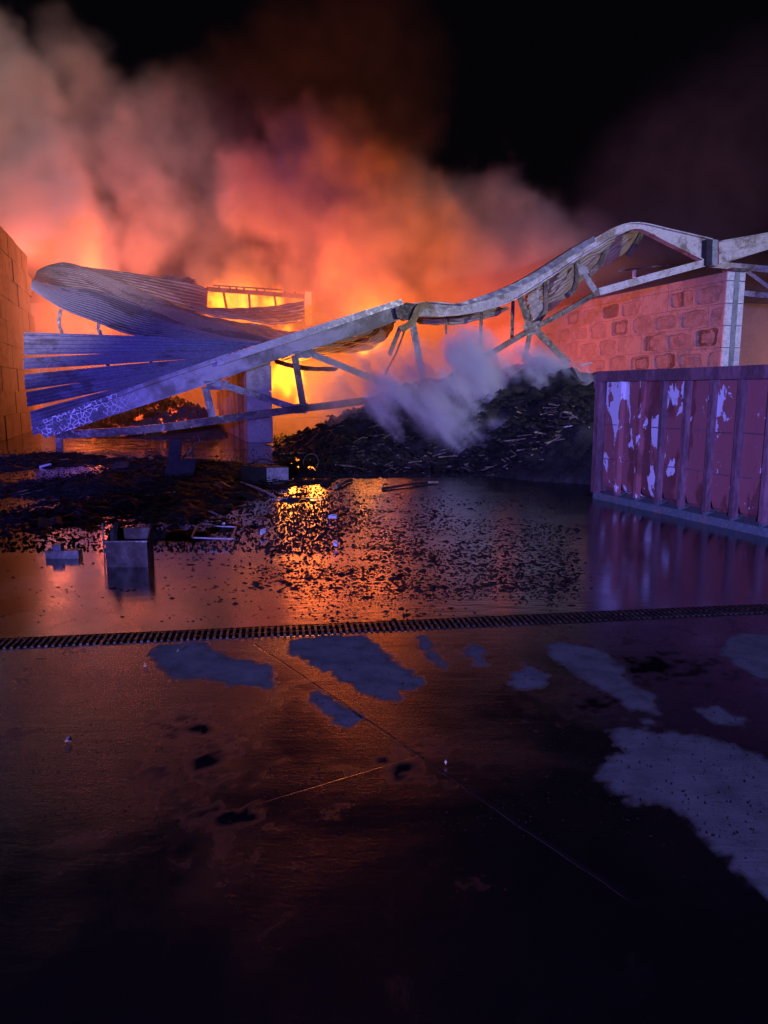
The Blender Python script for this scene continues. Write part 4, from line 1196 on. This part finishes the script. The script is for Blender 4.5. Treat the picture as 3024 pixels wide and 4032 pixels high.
for i in range(NP):
    u0 = .10 + i * pw_ ; u1 = u0 + pw_
    if u1 > CL: break
    # panel bows in towards the floor
    s = MB(); prof = [(CHT - .15, -.045), (1.0, -.045), (.42, -.045), (.28, -.055), (.20, -.085), (.15, -.14), (.12, -.22)]
    rings = []
    for z, n_ in prof:
        rings.append([cpt(u0 + .045, n_, z), cpt(u1 - .045, n_, z), cpt(u1 - .045, n_ - .02, z), cpt(u0 + .045, n_ - .02, z)])
    s.rings(rings); s.build('panel', M['red'], T)
    for z in (.62, 1.12):
        s = MB(); s.bar(cpt(u0 + .06, -.036, z + random.uniform(-.01, .01)), cpt(u1 - .06, -.036, z + random.uniform(-.01, .01)), .012, .02, CN); s.build('weld_seam', M['rib'], T)
    # hat-shaped rib with a foot
    s = MB()
    cu = u1
    s.rings([[cpt(cu - .045, -.05, z), cpt(cu - .028, .02, z), cpt(cu + .028, .02, z), cpt(cu + .045, -.05, z)] for z in (.14, CHT - .152)])
    s.build('rib', M['rib'] if i not in (0, 1) else M['red'], T)
    s = MB()
    s.rings([[cpt(cu - .02, .01, .135), cpt(cu + .02, .01, .135), cpt(cu + .02, -.2, .135), cpt(cu - .02, -.2, .135)], [cpt(cu - .02, -.0, .1), cpt(cu + .02, -.0, .1), cpt(cu + .02, -.2, .1), cpt(cu - .02, -.2, .1)]])
    s.build('rib_foot', M['base_teal'], T)
    # gusset ledge under the panel
    s = MB(); s.rings([[cpt(u0 + .03, .0, .1), cpt(u1 - .03, .0, .1), cpt(u1 - .03, -.24, .16), cpt(u0 + .03, -.24, .16)], [cpt(u0 + .03, .0, .09), cpt(u1 - .03, .0, .09), cpt(u1 - .03, -.24, .1), cpt(u0 + .03, -.24, .1)]])
    s.build('ledge', M['base_teal'], T)
for a, b_, nm in ((cpt(.02, -2.35, 0), cpt(CL, -2.35, 0), 'far_side'), (cpt(0.02, -.06, 0), cpt(.02, -2.33, 0), 'end_wall')):
    s = MB(); n_ = (b_ - a).cross(ZZ).normalized()
    s.box((a + b_) / 2 + ZZ * (CHT / 2 + .05), (b_ - a) / 2, n_ * .02, ZZ * (CHT / 2 - .06)); s.build(nm, M['rib'], T)
s = MB(); s.box(cpt(CL / 2, -1.2, .12), CU * CL / 2, CN * .95, ZZ * .015); s.build('floor', M['rib'], T)
for z in (1.70, 1.78):
    s = MB(); s.tube([cpt(-.03, .03, z), cpt(-.03, .03, z + .06)], .025, 8); s.build('hinge', M['rib'], T)
s = MB(); s.box(cpt(-.02, .02, 1.74), CU * .03, CN * .025, ZZ * .1); s.build('latch_plate', M['rib'], T)

# ------------------------------------------------------------------ smoke, steam and flames as volume grids
def vol_material(name, color, density, emission=None, aniso=0.0):
    m = bpy.data.materials.new(name); m.use_nodes = True
    nt = m.node_tree; nt.nodes.remove(nt.nodes['Principled BSDF'])
    pv = nt.nodes.new('ShaderNodeVolumePrincipled')
    nt.links.new(pv.outputs[0], nt.nodes['Material Output'].inputs['Volume'])
    pv.inputs['Color'].default_value = tuple(color) + (1,)
    pv.inputs['Density'].default_value = density
    pv.inputs['Anisotropy'].default_value = aniso
    if emission:
        at_ = nt.nodes.new('ShaderNodeAttribute'); at_.attribute_name = 'density'
        t = NT(nt)
        t.link(t.math('MULTIPLY', t.math('POWER', at_.outputs['Fac'], 1.5), emission[1]), pv.inputs['Emission Strength'])
        mc = t.mix(t.ramp(at_.outputs['Fac'], .15, .9), emission[0], emission[2])
        t.link(mc, pv.inputs['Emission Color'])
    return m
def volume(name, blobs, lo, hi, res, mat_, nscale, warp, label, seed=0.0, floor=None, back=None, contrast=.0, aspect=(1, 1, 1), inner=.35, streak=None, cut=None):
    ng = bpy.data.node_groups.new(name, 'GeometryNodeTree')
    ng.interface.new_socket('Geometry', in_out='OUTPUT', socket_type='NodeSocketGeometry')
    t = NT(ng)
    pos = t.n('GeometryNodeInputPosition').outputs[0]
    sh = t.n('ShaderNodeVectorMath', operation='ADD'); t.link(pos, sh.inputs[0]); sh.inputs[1].default_value = (seed * 7.1, seed * 3.3, seed * 5.7)
    ps = t.scale(sh.outputs[0], aspect)
    if streak:                      # noise drawn out along the drift
        ax = Vector(streak[0]).normalized()
        dd = t.n('ShaderNodeVectorMath', operation='DOT_PRODUCT'); t.link(ps, dd.inputs[0]); dd.inputs[1].default_value = ax
        sc2 = t.n('ShaderNodeVectorMath', operation='SCALE'); sc2.inputs[0].default_value = ax
        t.link(t.math('MULTIPLY', dd.outputs['Value'], streak[1] - 1), sc2.inputs['Scale'])
        ad = t.n('ShaderNodeVectorMath', operation='ADD'); t.link(ps, ad.inputs[0]); t.link(sc2.outputs[0], ad.inputs[1])
        ps = ad.outputs[0]
    nz = t.n('ShaderNodeTexNoise'); nz.inputs['Scale'].default_value = nscale; nz.inputs['Detail'].default_value = 5; nz.inputs['Roughness'].default_value = .58
    t.link(ps, nz.inputs['Vector'])
    sub = t.n('ShaderNodeVectorMath', operation='SUBTRACT'); t.link(nz.outputs['Color'], sub.inputs[0]); sub.inputs[1].default_value = (.5, .5, .5)
    scl = t.n('ShaderNodeVectorMath', operation='SCALE'); t.link(sub.outputs[0], scl.inputs[0]); scl.inputs['Scale'].default_value = warp
    add = t.n('ShaderNodeVectorMath', operation='ADD'); t.link(pos, add.inputs[0]); t.link(scl.outputs[0], add.inputs[1])
    P = add.outputs[0]
    tot = None
    for c, r, d in blobs:
        x = t.n('ShaderNodeVectorMath', operation='DISTANCE'); t.link(P, x.inputs[0]); x.inputs[1].default_value = c
        v = t.ramp(x.outputs['Value'], r * inner, r * 1.25, d, 0)
        tot = v if tot is None else t.math('MAXIMUM', tot, v)
    if contrast:
        c0, c1 = cut or (.5 - .2 / max(contrast, .2), .62)
        tot = t.math('MULTIPLY', tot, t.ramp(t.noise(ps, nscale * 2.2, 4, .6), c0, c1, 1 - min(contrast, 1), 1.25))
    if floor:                       # a thin veil that fades with height
        sz = t.n('ShaderNodeSeparateXYZ'); t.link(P, sz.inputs[0])
        v = t.ramp(sz.outputs[2], floor[1], floor[2], floor[0], 0)
        tot = t.math('MAXIMUM', tot, v)
    if back is not None:            # nothing in front of the building's open side
        s_ = t.n('ShaderNodeVectorMath', operation='DOT_PRODUCT'); t.link(pos, s_.inputs[0]); s_.inputs[1].default_value = DD
        tot = t.math('MULTIPLY', tot, t.ramp(s_.outputs['Value'], P0.dot(DD) + back[0], P0.dot(DD) + back[1]))
    vc = t.n('GeometryNodeVolumeCube'); t.link(tot, vc.inputs['Density'])
    vc.inputs['Min'].default_value = lo; vc.inputs['Max'].default_value = hi
    for a, k_ in zip('XYZ', range(3)):
        vc.inputs['Resolution ' + a].default_value = max(8, int((hi[k_] - lo[k_]) / res))
    sm = t.n('GeometryNodeSetMaterial'); sm.inputs['Material'].default_value = mat_
    t.link(vc.outputs[0], sm.inputs[0])
    go = t.n('NodeGroupOutput'); t.link(sm.outputs[0], go.inputs[0])
    v = bpy.data.volumes.new(name); v.materials.append(mat_)
    o = bpy.data.objects.new(name, v); C.objects.link(o)
    md = o.modifiers.new('field', 'NODES'); md.node_group = ng
    return tag(o, label, kind='stuff')

SM = [  # px, py, Y, radius, density
    (290, 1030, 36.5, 1.5, 1), (250, 900, 37, 2.1, 1), (160, 740, 37, 2.7, 1), (60, 560, 37, 2.8, 1), (-20, 390, 37, 2.5, .9), (-140, 240, 37, 2.5, .7),
    (560, 980, 38, 1.6, .3), (620, 830, 38, 1.9, .3), (520, 640, 38, 2.1, .25), (330, 420, 38, 2.4, .2), (680, 520, 39, 2.6, .16), (300, 250, 39, 1.8, .12), (850, 900, 41, 2.2, .16), (860, 640, 41, 2.6, .14), (950, 380, 42, 2.6, .07), (1150, 250, 43, 3, .05), (2500, 1020, 42, 1.8, .1),
    (1130, 800, 38, 2.6, 1.1), (1000, 850, 38, 1.5, .6), (1330, 700, 38, 2.5, 1), (1200, 560, 39, 1.9, .6), (1480, 800, 38, 2.6, 1), (1400, 1000, 37, 2.4, .9), (1680, 880, 38, 2.5, .8), (1560, 560, 40, 2.0, .16),
    (1900, 820, 39, 2.2, .5), (2080, 900, 39, 1.9, .4), (2280, 960, 39, 1.7, .2), (1800, 1060, 38, 2.6, .7), (2080, 1090, 38, 2.7, .5), (1950, 1280, 37, 2.4, .4), (2250, 1150, 38, 2.2, .25),
    (1470, 1210, 36, 1.8, .6), (1220, 1130, 39, 1.7, .5), (980, 1120, 42, 1.6, .35), (820, 1080, 42, 1.6, .2), (1600, 1320, 32, 1.4, .14), (1780, 1370, 32, 1.6, .16), (1250, 1480, 29, 1.2, .12),
    (250, 1270, 34, 1.8, .4), (1450, 350, 44, 4.5, .04), (1350, 60, 46, 5, .025), (2650, 850, 46, 6, .045), (2900, 600, 48, 6, .03), (3050, 1250, 37, 2.6, .1), (2950, 1350, 36.5, 2, .08),
]
smoke_m = vol_material('smoke', (.86, .74, .68), .95)
volume('smoke', [(at(px, py, Y), r, d) for px, py, Y, r, d in SM], (-28, 22, 0), (30, 52, 27), .25, smoke_m, .36, 5.4,
       'billowing orange and pink smoke rising from the burning hall', seed=1.0, floor=(.035, 3.5, 9), back=(1.2, 4.5), contrast=.8, inner=.62)
def path(pts, n_, d):
    """points (px, py, Y, r) along a wisp"""
    out = []
    for i in range(len(pts) - 1):
        for k_ in range(n_):
            f = k_ / n_
            a, b_ = pts[i], pts[i + 1]
            q = [a[j] + (b_[j] - a[j]) * f for j in range(4)]
            out.append((at(q[0], q[1], q[2]), q[3], d))
    return out
ST = (path([(2085, 1565, 18.2, .12), (2000, 1500, 18.2, .32), (1900, 1440, 18.2, .6), (1820, 1370, 18.2, .7)], 3, .8)
      + path([(1950, 1590, 17.2, .4), (1870, 1520, 17.3, .6), (1860, 1420, 17.5, .6)], 2, .8)
      + path([(1565, 1735, 16.2, .10), (1550, 1690, 16.2, .18), (1510, 1610, 16.4, .28), (1450, 1550, 16.6, .3)], 3, .7)
      + path([(1990, 1800, 15.4, .3), (1860, 1740, 15.6, .42), (1740, 1650, 15.8, .5), (1620, 1570, 16.2, .5), (1480, 1520, 16.8, .5)], 3, .34)
      + path([(2200, 1748, 15.4, .08), (2120, 1722, 15.5, .22), (2010, 1710, 15.6, .32), (1900, 1680, 15.8, .36)], 3, .5)
      + path([(2350, 1570, 17.4, .3), (2230, 1490, 17.8, .45), (2110, 1440, 18.2, .5), (2000, 1400, 19, .4)], 3, .6)
      + path([(2170, 1570, 17.2, .12), (2130, 1500, 17.4, .26), (2080, 1430, 17.6, .3)], 2, .6)
      + [(at(1350, 1560, 20), .9, .12), (at(1500, 1500, 20), 1.0, .16), (at(1650, 1480, 19.5), .9, .2), (at(1780, 1560, 17), .7, .35), (at(1830, 1650, 16.4), .5, .4)])
steam_m = vol_material('steam', (.96, .96, .98), 10)
volume('steam', ST, (-3.2, 13.6, .1), (7.4, 22.5, 4.4), .07, steam_m, 1.5, .8, 'bluish white steam drifting off the waste heap', seed=2.0, contrast=1.0, inner=.15, streak=((-.62, .1, .78), .28), cut=(.42, .60))
FL = [(at(1130, 1490, 27.5), .85, 1), (at(1180, 1570, 27.5), .5, .8), (at(1110, 1440, 27.6), .5, .9), (at(1450, 1375, 28.5), .38, 1), (at(1492, 1345, 28.6), .3, .9), (at(1435, 1400, 28.4), .22, 1), (at(1385, 1430, 28.2), .14, .9), (at(1325, 1470, 27.5), .22, .7), (at(1375, 1445, 28), .1, .9),
      (at(860, 1190, 41.5), 1.0, .8), (at(950, 1195, 41.5), 1.1, .8), (at(1080, 1195, 41.5), 1.0, .7), (at(1180, 1200, 41.5), .9, .6), (at(1450, 1240, 33), .9, .4), (at(930, 1262, 37), .4, .8), (at(1010, 1275, 37), .35, .8), (at(1130, 1305, 34), .4, .7), (at(220, 1270, 33), 1.0, .25), (at(400, 1290, 33), .8, .25),
      (at(150, 1600, 27), .3, .3), (at(215, 1590, 26.5), .12, .9), (at(640, 1520, 29), .5, .25)]
flame_m = vol_material('flame', (.5, .3, .2), .12, emission=((1, .10, .003), 4.2, (1, .34, .012)))
volume('flames', FL, (-16, 25, .2), (4, 44, 9.5), .14, flame_m, 1.1, 1.5, 'yellow flames burning inside the hall', seed=3.0, contrast=1.0, aspect=(1, 1, .38), cut=(.40, .56), inner=.5)
